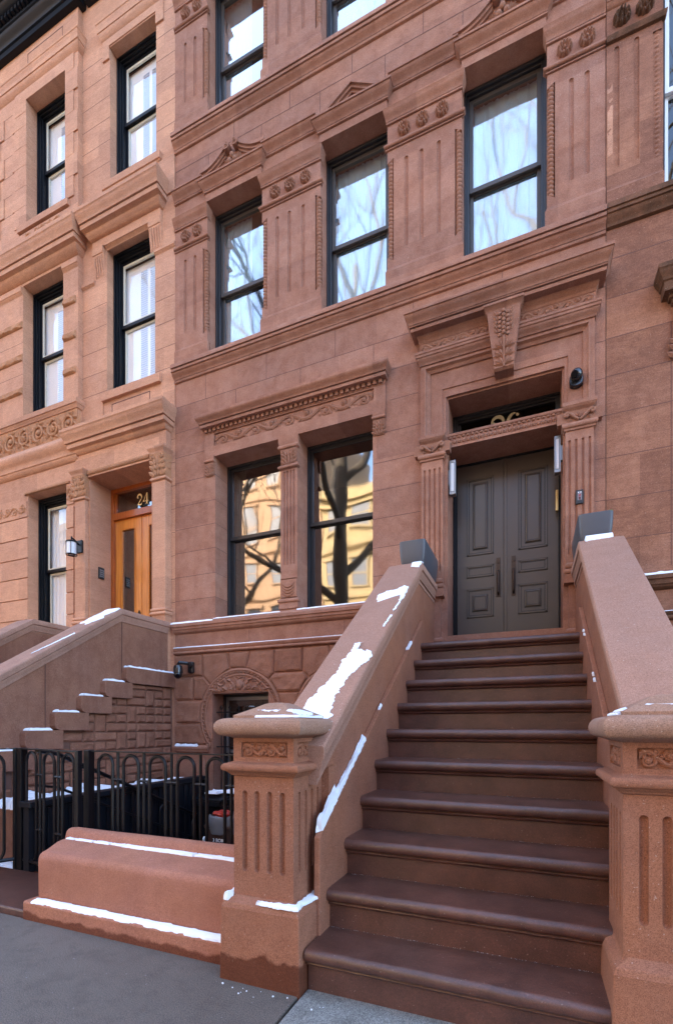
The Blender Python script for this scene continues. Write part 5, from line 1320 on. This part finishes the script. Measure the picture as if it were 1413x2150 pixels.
m = MB(); c = Vector((.44,YF-.085,4.975)); dr = Vector((-.35,-.82,-.35)).normalized(); m.tube([c+dr*.05, c+dr*.068], [.036,.034], 18); m.tube([c+dr*.06, c+dr*.071], .018, 14); m.build('lens', M['lens'], hd, smooth=True)
T = thing('wall_light', (1.075, YF, 2.57), 'small dark round fixture on the right house wall, half hidden by the right coping', 'wall light')
m = MB(); m.ball((1.06,YF-.05,2.56), (.06,.06,.075), 18); m.build('housing', M['cam'], T, smooth=True)
m = MB(); lathe(m, (1.06,YF-.02,2.56), [(.05,-.01),(.055,0),(.05,.02)], 20, 'y'); m.build('backplate', M['cam'], T, smooth=True)
# pair of slim box sconces in the door reveals
for s_, x0, x1, z0, z1, lab in ((-1,-.89,-.82,4.03,4.43,'slim grey wall sconce with a white glass strip, left of the taupe door'),(1,.235,.297,4.06,4.455,'slim grey wall sconce with a white glass strip, right of the taupe door')):
    T = thing('wall_sconce', ((x0+x1)/2, YF, (z0+z1)/2), lab, 'wall sconce', 'slim sconces on either side of the taupe door')
    y0, y1 = YF+.05, YF+.13
    m = MB(); t = .013
    m.box(x0,x0+t,y0,y1,z0,z1); m.box(x1-t,x1,y0,y1,z0,z1); m.box(x0+t,x1-t,y0,y1,z0,z0+.03); m.box(x0+t,x1-t,y0,y1,z1-.03,z1); m.box(x0+t,x1-t,y0+.03,y1,z0+.03,z1-.03)
    m.build('sconce_frame', M['metal'], T, bevel=.002)
    m = MB(); m.box(x0+t+.004,x1-t-.004,y0-.002,y0+.029,z0+.034,z1-.034); m.build('glass_strip', M['lampglass'], T, bevel=.003)
    m = MB(); xa = (x0-.03, x0) if s_ < 0 else (x1, x1+.03); m.box(xa[0],xa[1],y0+.02,y1-.01,z0+.13,z1-.10); m.build('backplate', M['metal'], T, bevel=.002)
T = thing('intercom', (.465, YF-.08, 3.69), 'small dark intercom panel with glowing red pictograms on the right fluted pilaster', 'intercom')
m = MB(); m.box(.432,.502,YF-.092,YF-.07,3.62,3.765); pl = m.build('plate', M['plate'], T, bevel=.004)
m = MB(); m.box(.448,.486,YF-.095,YF-.09,3.655,3.745); m.build('screen', M['metal'], pl)
for (dx, dz, r_) in ((.455,3.735,.006),(.478,3.735,.006)):
    m = MB(); m.ball((dx,YF-.096,dz), r_, 8); m.build('button', M['white'], pl)
m = MB(); m.tube([(.456,YF-.096,3.715),(.478,YF-.096,3.70)], .004, 4); m.tube([(.456,YF-.096,3.695),(.478,YF-.096,3.715)], .004, 4); m.tube([(.455,YF-.096,3.685),(.48,YF-.096,3.685)], .004, 4); m.tube([(.457,YF-.096,3.663),(.477,YF-.096,3.663)], .004, 4); m.build('pictogram', M['red'], pl)
m = MB(); m.ball((.467,YF-.096,3.675), .009, 8); m.build('call_button', M['black'], pl)
T = thing('keypad', (-6.59, YF+.13, 3.83), 'small grey entry keypad on the stone jamb left of the varnished wood door', 'keypad')
m = MB(); m.box(-6.60,-6.572,YF+.09,YF+.20,3.74,3.93); m.build('keypad_case', M['plate'], T, bevel=.008)
m = MB()
for i in range(3):
    for j in range(4): m.box(-6.572,-6.569,YF+.105+.028*i,YF+.125+.028*i,3.77+.033*j,3.79+.033*j)
m.build('keys', M['metal'], T)
# lantern of the tan house
cx, cy = -6.66, YF-.33
T = thing('wall_lantern', (cx, cy, 4.1), 'small black cylindrical lantern with clear glass on the left pilaster of the tan house', 'wall lantern')
m = MB(); m.box(-6.80,-6.68,YF-.15,YF-.12,4.10,4.30); m.build('backplate', M['black'], T, bevel=.004)
m = MB(); m.tube([(-6.74,YF-.14,4.22),(-6.72,YF-.24,4.265),(cx-.02,cy,4.27)], .012, 8); m.tube([(cx-.02,cy,4.22),(cx-.02,cy,4.285)], .012, 8); m.build('arm', M['black'], T, smooth=True)
m = MB(); lathe(m, (cx-.02,cy,4.0), [(0,.225),(.05,.222),(.082,.205),(.084,.19),(.07,.188),(0,.188)], 24)
for k in range(4):
    a = pi/4+k*pi/2; m.tube([(cx-.02+.076*cos(a),cy+.076*sin(a),4.19),(cx-.02+.076*cos(a),cy+.076*sin(a),4.0)], .005, 6)
for r_, w in ((.078,.007),(.045,.005)): m.tube([(cx-.02+r_*cos(2*pi*k/24),cy+r_*sin(2*pi*k/24),3.997) for k in range(25)], w, 6)
m.build('cage', M['black'], T, smooth=True)
m = MB(); lathe(m, (cx-.02,cy,4.0), [(.068,.005),(.068,.188)], 24); m.build('glass', M['lampglass'], T, smooth=True)
# planters
for x0, x1, lab in ((-1.26,-1.005,'dark grey trough planter on the top of the left coping'),(.405,.665,'dark grey trough planter on the top of the right coping with a bit of moss')):
    T = thing('planter', ((x0+x1)/2, 5.1, 2.94), lab, 'planter', 'grey trough planters on the stoop copings')
    m = MB(); R = []
    for z, o in ((2.95,-.018),(2.965,-.01),(3.06,.002),(3.14,.008),(3.21,.009),(3.215,.004),(3.215,-.02),(3.12,-.03)):
        ring = []; rr = .03
        for (qx, qy, a0) in ((x1+o-rr, 5.50+o-rr, 0), (x0-o+rr, 5.50+o-rr, 90), (x0-o+rr, 4.78-o+rr, 180), (x1+o-rr, 4.78-o+rr, 270)):
            for i in range(4): a = rad(a0+30*i); ring.append((qx+rr*cos(a), qy+rr*sin(a), z))
        R.append(ring)
    m.rings(R); pb = m.build('planter_box', M['planter'], T, smooth=True)
    if x0 > 0:
        m = MB(); rnd = random.Random(1)
        for k in range(14): m.ball((x1-.01+rnd.uniform(-.02,.01), 4.79+rnd.uniform(-.01,.05), 3.212+rnd.uniform(-.006,.006)), rnd.uniform(.003,.009), 6)
        m.build('moss', M['moss'], T)

# ================================================================== snow
SN = MB()
def snow(poly, fn, t=.012, seed=0, jit=.006, step=.012, ins=None, fq=30):
    """patch of lying snow; poly in surface coordinates, fn(u, w, h) -> world point"""
    A = sum(poly[i][0]*poly[(i+1) % len(poly)][1]-poly[(i+1) % len(poly)][0]*poly[i][1] for i in range(len(poly)))
    if A < 0: poly = poly[::-1]
    P_ = []
    for i in range(len(poly)):
        a = Vector(poly[i]); c = Vector(poly[(i+1) % len(poly)]); n = max(1, int((c-a).length/step))
        for k in range(n): P_.append(a.lerp(c, k/n))
    m = len(P_); Q = []
    for i, p in enumerate(P_):
        tg = P_[(i+1) % m]-P_[i-1]; nn = Vector((tg.y, -tg.x)).normalized() if tg.length > 1e-9 else Vector((0, 0))
        q = Vector((p.x*fq, p.y*fq, seed)); Q.append((p+nn*jit*(noise.noise(q)+.6*noise.noise(q*2.7)+.3*noise.noise(q*6)), nn))
    ins = ins or jit*1.2
    R = []
    for k, h in ((0, 0), (.25, .6), (1.0, 1.0)):
        R.append([fn(p.x-nn.x*ins*k, p.y-nn.y*ins*k, t*h*(1+(.5*noise.noise(Vector((p.x*14, p.y*14, seed+3))) if h == 1 else 0))) for p, nn in Q])
    SN.rings(R, False)
    inner = [(p.x-nn.x*ins, p.y-nn.y*ins) for p, nn in Q]
    tr = tessellate_polygon([[Vector((a, c, 0)) for a, c in inner]])
    SN.add(R[-1], [tuple(q) for q in tr])
def flat(z): return lambda u, w, h: (u, w, z+h)
def slope(z0=0): return lambda u, w, h: (u, w, 2.94-.7155*(4.69-w)+.006+h+z0)
# left coping, traced by position along the slope
snow([(-1.24,2.36),(-1.02,2.36),(-1.10,2.62),(-1.085,2.80),(-1.03,3.0),(-1.015,3.12),(-1.10,3.13),(-1.16,3.24),(-1.20,3.05),(-1.20,2.85),(-1.27,2.6),(-1.30,2.42)], slope(), .015, 1, .034, fq=20)
snow([(-1.22,3.88),(-1.13,3.94),(-1.05,3.98),(-1.015,3.84),(-1.0,3.90),(-1.005,4.12),(-1.06,4.15),(-1.12,4.08),(-1.20,4.08),(-1.26,4.0)], slope(), .014, 2, .014)
snow([(-1.045,3.45),(-1.03,3.45),(-1.02,3.62),(-1.035,3.62)], slope(), .006, 3, .012); snow([(-1.03,3.68),(-1.015,3.70),(-1.01,3.86),(-1.025,3.84)], slope(), .006, 4, .012)
snow([(-1.10,4.60),(-1.01,4.56),(-1.005,4.74),(-1.12,4.73)], lambda u, w, h: (u, w, min(2.94, 2.94-.7155*(4.69-w))+.006+h), .012, 5, .012)
snow([(.44,4.66),(.66,4.68),(.66,4.76),(.44,4.76)], lambda u, w, h: (u, w, min(2.942, 2.942-.7155*(4.69-w))+.004+h), .035, 6, .006)
snow([(-1.0,5.50),(-.96,5.50),(-.96,5.57),(-1.0,5.57)], flat(2.935), .03, 7, .006)
# newel caps and bases
def captop(cx, cy): return lambda u, w, h: (u, w, 1.358+.069*max(0, 1-max(abs(u-cx)/.175, abs(w-cy)/.175))*1.0+h)
ct = captop(-1.265, 2.255)
snow([(-1.30,2.12),(-1.20,2.11),(-1.18,2.135),(-1.24,2.145),(-1.31,2.15),(-1.34,2.13)], ct, .006, 8, .008); snow([(-1.15,2.12),(-1.10,2.10),(-1.085,2.3),(-1.11,2.35),(-1.15,2.25)], ct, .010, 9, .01)
snow([(-1.30,2.055),(-1.08,2.055),(-1.055,2.08),(-1.055,2.36),(-1.082,2.38),(-1.085,2.085),(-1.30,2.075)], flat(1.343), .012, 10, .005, ins=.005)
ct = captop(.5025, 2.255)
snow([(.40,2.13),(.55,2.12),(.66,2.12),(.66,2.145),(.52,2.15),(.44,2.145)], ct, .006, 11, .006); snow([(.325,2.10),(.345,2.12),(.375,2.30),(.355,2.35),(.325,2.35)], ct, .006, 12, .005); snow([(.300,2.07),(.322,2.10),(.318,2.3),(.300,2.3)], flat(1.343), .01, 13, .004)
snow([(-1.28,2.03),(-1.12,2.02),(-1.035,2.03),(-1.045,2.12),(-1.02,2.22),(-1.035,2.33),(-1.085,2.30),(-1.075,2.07),(-1.12,2.06),(-1.2,2.06)], flat(.402), .018, 14, .012, ins=.008)
snow([(-1.475,2.035),(-1.445,2.03),(-1.44,2.12),(-1.47,2.14)], flat(.40), .035, 15, .006)
# curb beside the steps
def curb(y): return .765+(y-2.28)*(2.37-.765)/(4.74-2.28)
snow([(-1.044,2.24),(-1.010,2.26),(-1.011,2.95),(-1.044,2.98)], lambda u, w, h: (u, w, curb(w)+h), .03, 16, .006, ins=.006)
snow([(-1.043,2.25),(-1.012,2.25),(-1.012,2.46),(-1.043,2.50)], lambda u, w, h: (u, w, curb(w)+.012+h), .05, 17, .004)
snow([(-1.03,3.28),(-1.011,3.28),(-1.011,3.33),(-1.03,3.34)], lambda u, w, h: (u, w, curb(w)+h), .015, 18, .004); snow([(-1.04,4.15),(-1.011,4.15),(-1.011,4.28),(-1.04,4.28)], lambda u, w, h: (u, w, curb(w)+h), .02, 19, .004)
for y in (3.55, 3.62, 4.2, 4.26): snow([(.384,y),(.40,y),(.40,y+.03),(.384,y+.03)], lambda u, w, h: (u, w, curb(w)+h), .012, y, .004)
# bench wall
snow([(-3.08,2.13),(-1.50,2.13),(-1.50,2.20),(-2.0,2.20),(-2.6,2.20),(-3.02,2.20),(-3.10,2.18)], flat(.118), .02, 20, .014, ins=.02, fq=9)
for a, c in ((-3.17,-3.09),(-3.075,-2.90),(-2.89,-2.74),(-2.73,-2.62),(-2.61,-2.0),(-1.99,-1.51)):
    w0 = .0 if a < -2.7 else .012
    snow([(a,2.450-w0),(c,2.445-w0),(c,2.486),(a,2.486)], flat(.463), .012, a, .007, ins=.006, fq=12)
# sills and string courses
snow([(A0-.03,YF-.075),(-4.19,YF-.07),(-4.19,YF-.01),(A0-.03,YF-.0)], flat(2.805), .022, 21, .004, ins=.01)
snow([(-4.19,YF-.055),(-3.115,YF-.045),(-3.115,YF+.22),(-4.19,YF+.22)], flat(2.83), .014, 22, .004); snow([(-2.865,YF-.035),(-1.03,YF-.055),(-1.03,YF-.0),(-1.82,YF+.0),(-1.82,YF+.22),(-2.865,YF+.22)], flat(2.838), .016, 23, .004)
snow([(A0,YF-.045),(-3.9,YF-.03),(-2.9,YF-.02),(-1.1,YF-.035),(-1.1,YF-.005),(A0,YF-.005)], flat(2.452), .012, 24, .003)
snow([(-4.86,YF-.075),(-4.46,YF-.07),(-4.46,YF-.03),(-4.86,YF-.03)], flat(1.002), .035, 25, .006, ins=.02)
snow([(.72,YF-.085),(2.5,YF-.085),(2.5,YF-.01),(.72,YF-.01)], flat(2.80), .022, 26, .005); snow([(.72,YF-.05),(2.5,YF-.05),(2.5,YF-.01),(.72,YF-.01)], flat(2.437), .006, 27, .004)
snow([(-4.20,YF-.08),(-3.32,YF-.08),(-3.32,YF+.2),(-4.20,YF+.2)], flat(.152), .04, 28, .008)
# tan house: corbel blocks, copings, bed
for k in range(8):
    zt = 2.08-.207*k; ya = 4.66-.335*k; yb = YF-.03 if k == 0 else ya+.31
    snow([(XS+.0,ya+.03),(-4.905,ya+.045),(-4.905,yb),(XS+.0,yb)], flat(zt), .024, 30+k, .006, ins=.022)
def s24(xu): return lambda u, w, h: (u, w, min(2.84, 2.84-.662*(4.64-w))+.006+h)
snow([(-5.22,4.72),(-5.0,4.66),(-4.97,4.58),(-5.08,4.40),(-5.02,4.42),(-4.97,4.36),(-5.10,4.20),(-5.16,4.26),(-5.26,4.25)], s24(0), .014, 40, .014)
snow([(-5.0,3.98),(-4.965,3.95),(-5.02,3.72),(-5.08,3.5),(-5.03,3.78)], s24(0), .008, 41, .010)
snow([(-6.80,4.15),(-6.74,4.2),(-6.74,4.0),(-6.80,3.8)], lambda u, w, h: (u, w, min(2.84, 2.84-.662*(4.66-w))+.006+h), .008, 42, .01)
snow([(-4.87,2.97),(-4.12,2.97),(-4.12,5.25),(-4.87,5.25)], lambda u, w, h: (u, w, .50+h*(1.1+1.6*noise.noise(Vector((u*4, w*4, 1))))), .06, 43, .02, ins=.04)
snow([(-4.55,2.80),(-4.10,2.78),(-4.05,2.95),(-4.07,3.6),(-4.6,3.7),(-5.6,3.6),(-5.6,2.9)], flat(-.03), .05, 44, .05, ins=.05)
snow([(-5.5,2.74),(-4.45,2.76),(-4.15,2.82),(-4.6,2.95),(-5.5,2.95)], flat(-.02), .05, 45, .03)
for (x, y, r_) in ((-3.7,4.2,.15),(-3.55,5.15,.12),(-3.75,5.0,.1)): snow([(x-r_,y-r_),(x+r_,y-r_),(x+r_,y+r_*.7),(x-r_,y+r_)], flat(-.5 if y < 4.5 else .44), .03, x, .02)
# crumbs of ice on the pavement
rnd = random.Random(5)
for k in range(14):
    x = rnd.gauss(-1.25, .16) if k < 16 else rnd.uniform(-4, -.2); y = rnd.uniform(1.93, 1.99) if k < 16 else rnd.uniform(1.0, 1.95); r_ = rnd.uniform(.0015, .005) if k < 16 else rnd.uniform(.001, .0025)
    SN.ball((x, y, .002), (r_, r_, r_*.8), 6)
for k in range(5):                                     # salt and grit swept to the back of the lower treads
    yb = NY[k+1]+.050
    for i in range(90-k*14):
        x = rnd.uniform(-1.0, .25 if k < 1 else .38); r_ = rnd.uniform(.0005, .0013); SN.ball((x, yb-abs(rnd.gauss(0, .004))-.001, RS*(k+1)+.002), (r_*1.8, r_, r_*.8), 5)
SN.build('snow', M['snow'], smooth=True, kind='stuff')
# ================================================================== across the street (seen in the window panes)
M['opA'] = stone('rosy_stone', (.38,.23,.13), (.42,.27,.16), (.26,.15,.09), mott=.4)
M['opB'] = stone('cream_stone', (.46,.33,.16), (.42,.31,.17), (.28,.19,.09), mott=.4)
M['opC'] = stone('buff_stone', (.13,.10,.075), (.12,.095,.075), (.09,.07,.05), mott=.4)
M['wdark'] = plain('dark_pane', (.03,.035,.045), .08, spec=.8)
def opposite(x0, x1, h, mat, label, nw, floors):
    T = thing('row_house', ((x0+x1)/2, -15.6, 0), label, 'house')
    b = MB(); b.box(x0, x1, -25, -15.6, -.3, h); b.build('wall', mat, T)
    b = MB(); b.box(x0-.1, x1+.1, -15.7, -15.0, h-.1, h+.5); b.box(x0-.05, x1+.05, -15.7, -15.3, h-.6, h-.1); b.build('cornice', mat, T)
    b = MB()
    for f in range(1, floors): b.box(x0, x1, -15.6, -15.45, f*h/floors-.1, f*h/floors+.1)
    b.build('string_course', mat, T)
    for f in range(floors):
        for k in range(nw):
            cx = x0+(x1-x0)*(k+.5)/nw; z = (f+.25)*h/floors; zt = (f+.82)*h/floors
            fr = MB(); fr.box(cx-.62, cx+.62, -15.6, -15.46, z-.12, z); fr.box(cx-.7, cx+.7, -15.6, -15.42, zt, zt+.22); fr.box(cx-.56, cx-.48, -15.6, -15.52, z, zt); fr.box(cx+.48, cx+.56, -15.6, -15.52, z, zt); fr.box(cx-.48, cx+.48, -15.6, -15.54, (z+zt)/2-.04, (z+zt)/2+.04)
            w_ = fr.build('window', mat, T)
            p = MB(); p.box(cx-.5, cx+.5, -15.6, -15.57, z, zt); p.build('pane', M['wdark'], w_)
    return T
opposite(-40,-25,17,M['opC'],'buff town house farthest left in the parlour window reflections','' or 6,5)
opposite(-24.9,-12.6,23,M['opA'],'tall rosy sunlit apartment house reflected in the left parlour window',6,7)
opposite(-12.5,-4.6,15.6,M['opB'],'sunlit cream town house reflected in the right parlour window',4,5)
opposite(-4.5,4.0,12.5,M['opC'],'buff town house directly across the street, behind the camera',4,4)
M['opD'] = stone('red_brick_front', (.15,.07,.05), (.13,.065,.05), (.09,.045,.035))
opposite(4.1,20,15,M['opD'],'dark red town house across the street on the right, behind the camera',6,5)
M['bark'] = plain('bark', (.10,.075,.05), .9, bump=1, scale=25, var=.5)
def tree(x, y, h, r0, seed, label, lean=(0, 0), first=.34):
    T = thing('street_tree', (x, y, 0), label, 'tree', 'bare street trees along the kerb')
    rnd = random.Random(seed); tr = MB(); br = MB()
    P_ = []; n = 12
    for i in range(n+1):
        t = i/n; P_.append(Vector((x+lean[0]*t*h+.18*sin(t*4+seed), y+lean[1]*t*h+.15*sin(t*3+seed*2), t*h)))
    tr.tube(P_, [r0*(1.25 if i == 0 else 1)*(1-.78*i/n) for i in range(n+1)], 12)
    cr = tr.build('trunk', M['bark'], T, smooth=True)
    def grow(p, d, L, r_, lv):
        m = 6; pts = [p]; q = p.copy(); dd = d.copy()
        for i in range(m):
            dd = (dd+Vector((rnd.uniform(-.22,.22), rnd.uniform(-.22,.22), rnd.uniform(-.05,.2)))).normalized(); q = q+dd*L/m; pts.append(q.copy())
        br.tube(pts, [max(r_*(1-.75*i/m), .006) for i in range(m+1)], 5 if lv > 1 else 8, cap=False)
        if lv < 4:
            for k in range(rnd.choice((3,4,4)) if lv < 3 else 4):
                i = rnd.randint(2, m); d2 = (dd*.7+Vector((rnd.uniform(-1,1), rnd.uniform(-1,1), rnd.uniform(-.2,.8)))).normalized()
                grow(pts[i], d2, L*rnd.uniform(.45,.7), r_*.42, lv+1)
    for k in range(11):
        t = first+(1-first)*k/11; i = min(int(t*n), n-1); a = k*2.4+seed
        d = Vector((cos(a), sin(a), .55+.5*t)).normalized(); grow(P_[i].lerp(P_[i+1], t*n-i), d, h*.36*(1.15-t*.6), r0*.42*(1.2-t*.7), 1)
    br.build('crown', M['bark'], T, smooth=True)
tree(-5.35, -1.95, 15.5, .36, 3, 'bare street tree with thick trunk reflected in the right parlour window', (.01, 0), .33)
tree(1.6, -2.0, 17, .34, 8, 'bare street tree reflected in the upper windows of the middle house', (-.03, .02), .5)
tree(-10.6, -2.0, 14, .30, 12, 'bare street tree farther left reflected in the tan house windows', (.02, 0), .35)

def sun_blocking_house(x0, x1, h, mat, label):  # unseen row houses, added to keep sun off the street and deepen contrast
    T = thing('row_house', ((x0+x1)/2, YF, 0), label, 'house')
    b = MB(); b.box(x0, x1, YF+.02, YF+12, -.6, h); b.build('wall', mat, T)
    b = MB(); b.box(x0, x1, YF-.6, YF+.02, h-.9, h); b.build('cornice', M['black'], T)
    n = max(2, int((x1-x0)/1.9)); zs = (3.0, 6.7, 10.1)
    for z in zs:
        for k in range(n):
            cx = x0+(x1-x0)*(k+.5)/n; f = MB(); f.box(cx-.6, cx+.6, YF-.06, YF+.02, z-.14, z); f.box(cx-.62, cx+.62, YF-.08, YF+.02, z+2.1, z+2.35); f.box(cx-.5, cx-.44, YF-.01, YF+.02, z, z+2.1); f.box(cx+.44, cx+.5, YF-.01, YF+.02, z, z+2.1); f.box(cx-.44, cx+.44, YF-.01, YF+.02, z+1.0, z+1.06)
            w_ = f.build('window', mat, T); q = MB(); q.box(cx-.44, cx+.44, YF, YF+.02, z, z+2.1); q.build('pane', M['wdark'], w_)
sun_blocking_house(-22, -11.52, 14.3, M['s24'], 'plain tan town house added unseen beyond the left edge to block the sun')
sun_blocking_house(-45, -22.1, 15.5, M['sR'], 'wide brownstone added unseen farther along the row to block the sun')
sun_blocking_house(6.42, 26, 15.0, M['sR'], 'plain brownstone added unseen beyond the right edge to block the sun')
# ------------------------------------------------------------------ pieces that stand apart become parts of their own
def split_clusters(o, gap=.012):
    me = o.data; n = len(me.vertices); par = list(range(n))
    def find(a):
        while par[a] != a: par[a] = par[par[a]]; a = par[a]
        return a
    for e in me.edges:
        a, b = find(e.vertices[0]), find(e.vertices[1])
        if a != b: par[a] = b
    groups = {}
    for i in range(n): groups.setdefault(find(i), []).append(i)
    bx = []
    for g in groups.values():
        c = [me.vertices[i].co for i in g]
        bx.append([g, [min(p[k] for p in c) for k in range(3)], [max(p[k] for p in c) for k in range(3)]])
    done = False
    while not done:
        done = True
        for i in range(len(bx)):
            for j in range(i+1, len(bx)):
                if all(bx[i][1][k]-gap <= bx[j][2][k] and bx[j][1][k]-gap <= bx[i][2][k] for k in range(3)):
                    bx[i] = [bx[i][0]+bx[j][0], [min(bx[i][1][k], bx[j][1][k]) for k in range(3)], [max(bx[i][2][k], bx[j][2][k]) for k in range(3)]]
                    del bx[j]; done = False; break
            if not done: break
    if len(bx) < 2 or (o.name.startswith('mortar') and len(bx) > 12): return
    bx.sort(key=lambda b: -len(b[0]))
    sm = bool(me.polygons and me.polygons[0].use_smooth); mat = me.materials[0]; full = bx
    new = []
    for g, _, _ in full:
        idx = {v: k for k, v in enumerate(g)}
        F = [tuple(idx[v] for v in p.vertices) for p in me.polygons if p.vertices[0] in idx]
        m2 = bpy.data.meshes.new(o.name.split('.')[0]); m2.from_pydata([tuple(me.vertices[v].co) for v in g], [], F); m2.materials.append(mat)
        if sm:
            m2.polygons.foreach_set('use_smooth', [True]*len(m2.polygons))
            try: m2.set_sharp_from_angle(angle=rad(38))
            except Exception: pass
        new.append(m2)
    o.data = new[0]
    for m2 in new[1:]:
        c = o.copy(); c.data = m2; COL.objects.link(c)
for o in list(COL.objects):
    if o.type == 'MESH' and o.name.split('.')[0] in ('string_course','lintel','impost','window_sill','sill','quoin','rusticated_course','hood_mould','console','fascia','rockfaced_band','water_table','band_moulding','door_frame','portal_cornice','panel_frame','capital','capital_moulding','mortar_joint'):
        split_clusters(o, .004 if o.name.split('.')[0] in ('quoin','rusticated_course') else .012)
# ------------------------------------------------------------------ camera, light
cam = bpy.data.cameras.new('camera'); co = bpy.data.objects.new('camera', cam); COL.objects.link(co)
co.location = (0, 0, 1.3); co.rotation_euler = (rad(90), 0, math.atan(408.5/989.4))
cam.sensor_fit = 'HORIZONTAL'; cam.sensor_width = 36; cam.lens = 36*989.4/1413; cam.shift_y = 450/1413; cam.clip_end = 500; cam.clip_start = .05
sc.camera = co
w = bpy.data.worlds.new('World'); sc.world = w; w.use_nodes = True
n = w.node_tree; sky = n.nodes.new('ShaderNodeTexSky'); sky.sky_type = 'NISHITA'; sky.sun_disc = False
EL, AZ = rad(34), rad(-28)
sky.sun_elevation = EL; sky.sun_rotation = AZ; sky.dust_density = 2.0; sky.ozone_density = 1.0
bg = n.nodes['Background']; n.links.new(sky.outputs[0], bg.inputs[0]); bg.inputs[1].default_value = .15
sl = bpy.data.lights.new('sun', 'SUN'); sl.energy = 2.6; sl.angle = rad(.5); sl.color = (1, .93, .82)
so = bpy.data.objects.new('sun', sl); COL.objects.link(so)
dv = Vector((sin(AZ)*cos(EL), cos(AZ)*cos(EL), sin(EL)))
so.rotation_euler = dv.to_track_quat('Z', 'Y').to_euler()
sc.view_settings.view_transform = 'Standard'; sc.view_settings.look = 'None'; sc.view_settings.exposure = 3.43; sc.view_settings.gamma = 1
sc.cycles.max_bounces = 8; sc.cycles.transparent_max_bounces = 12
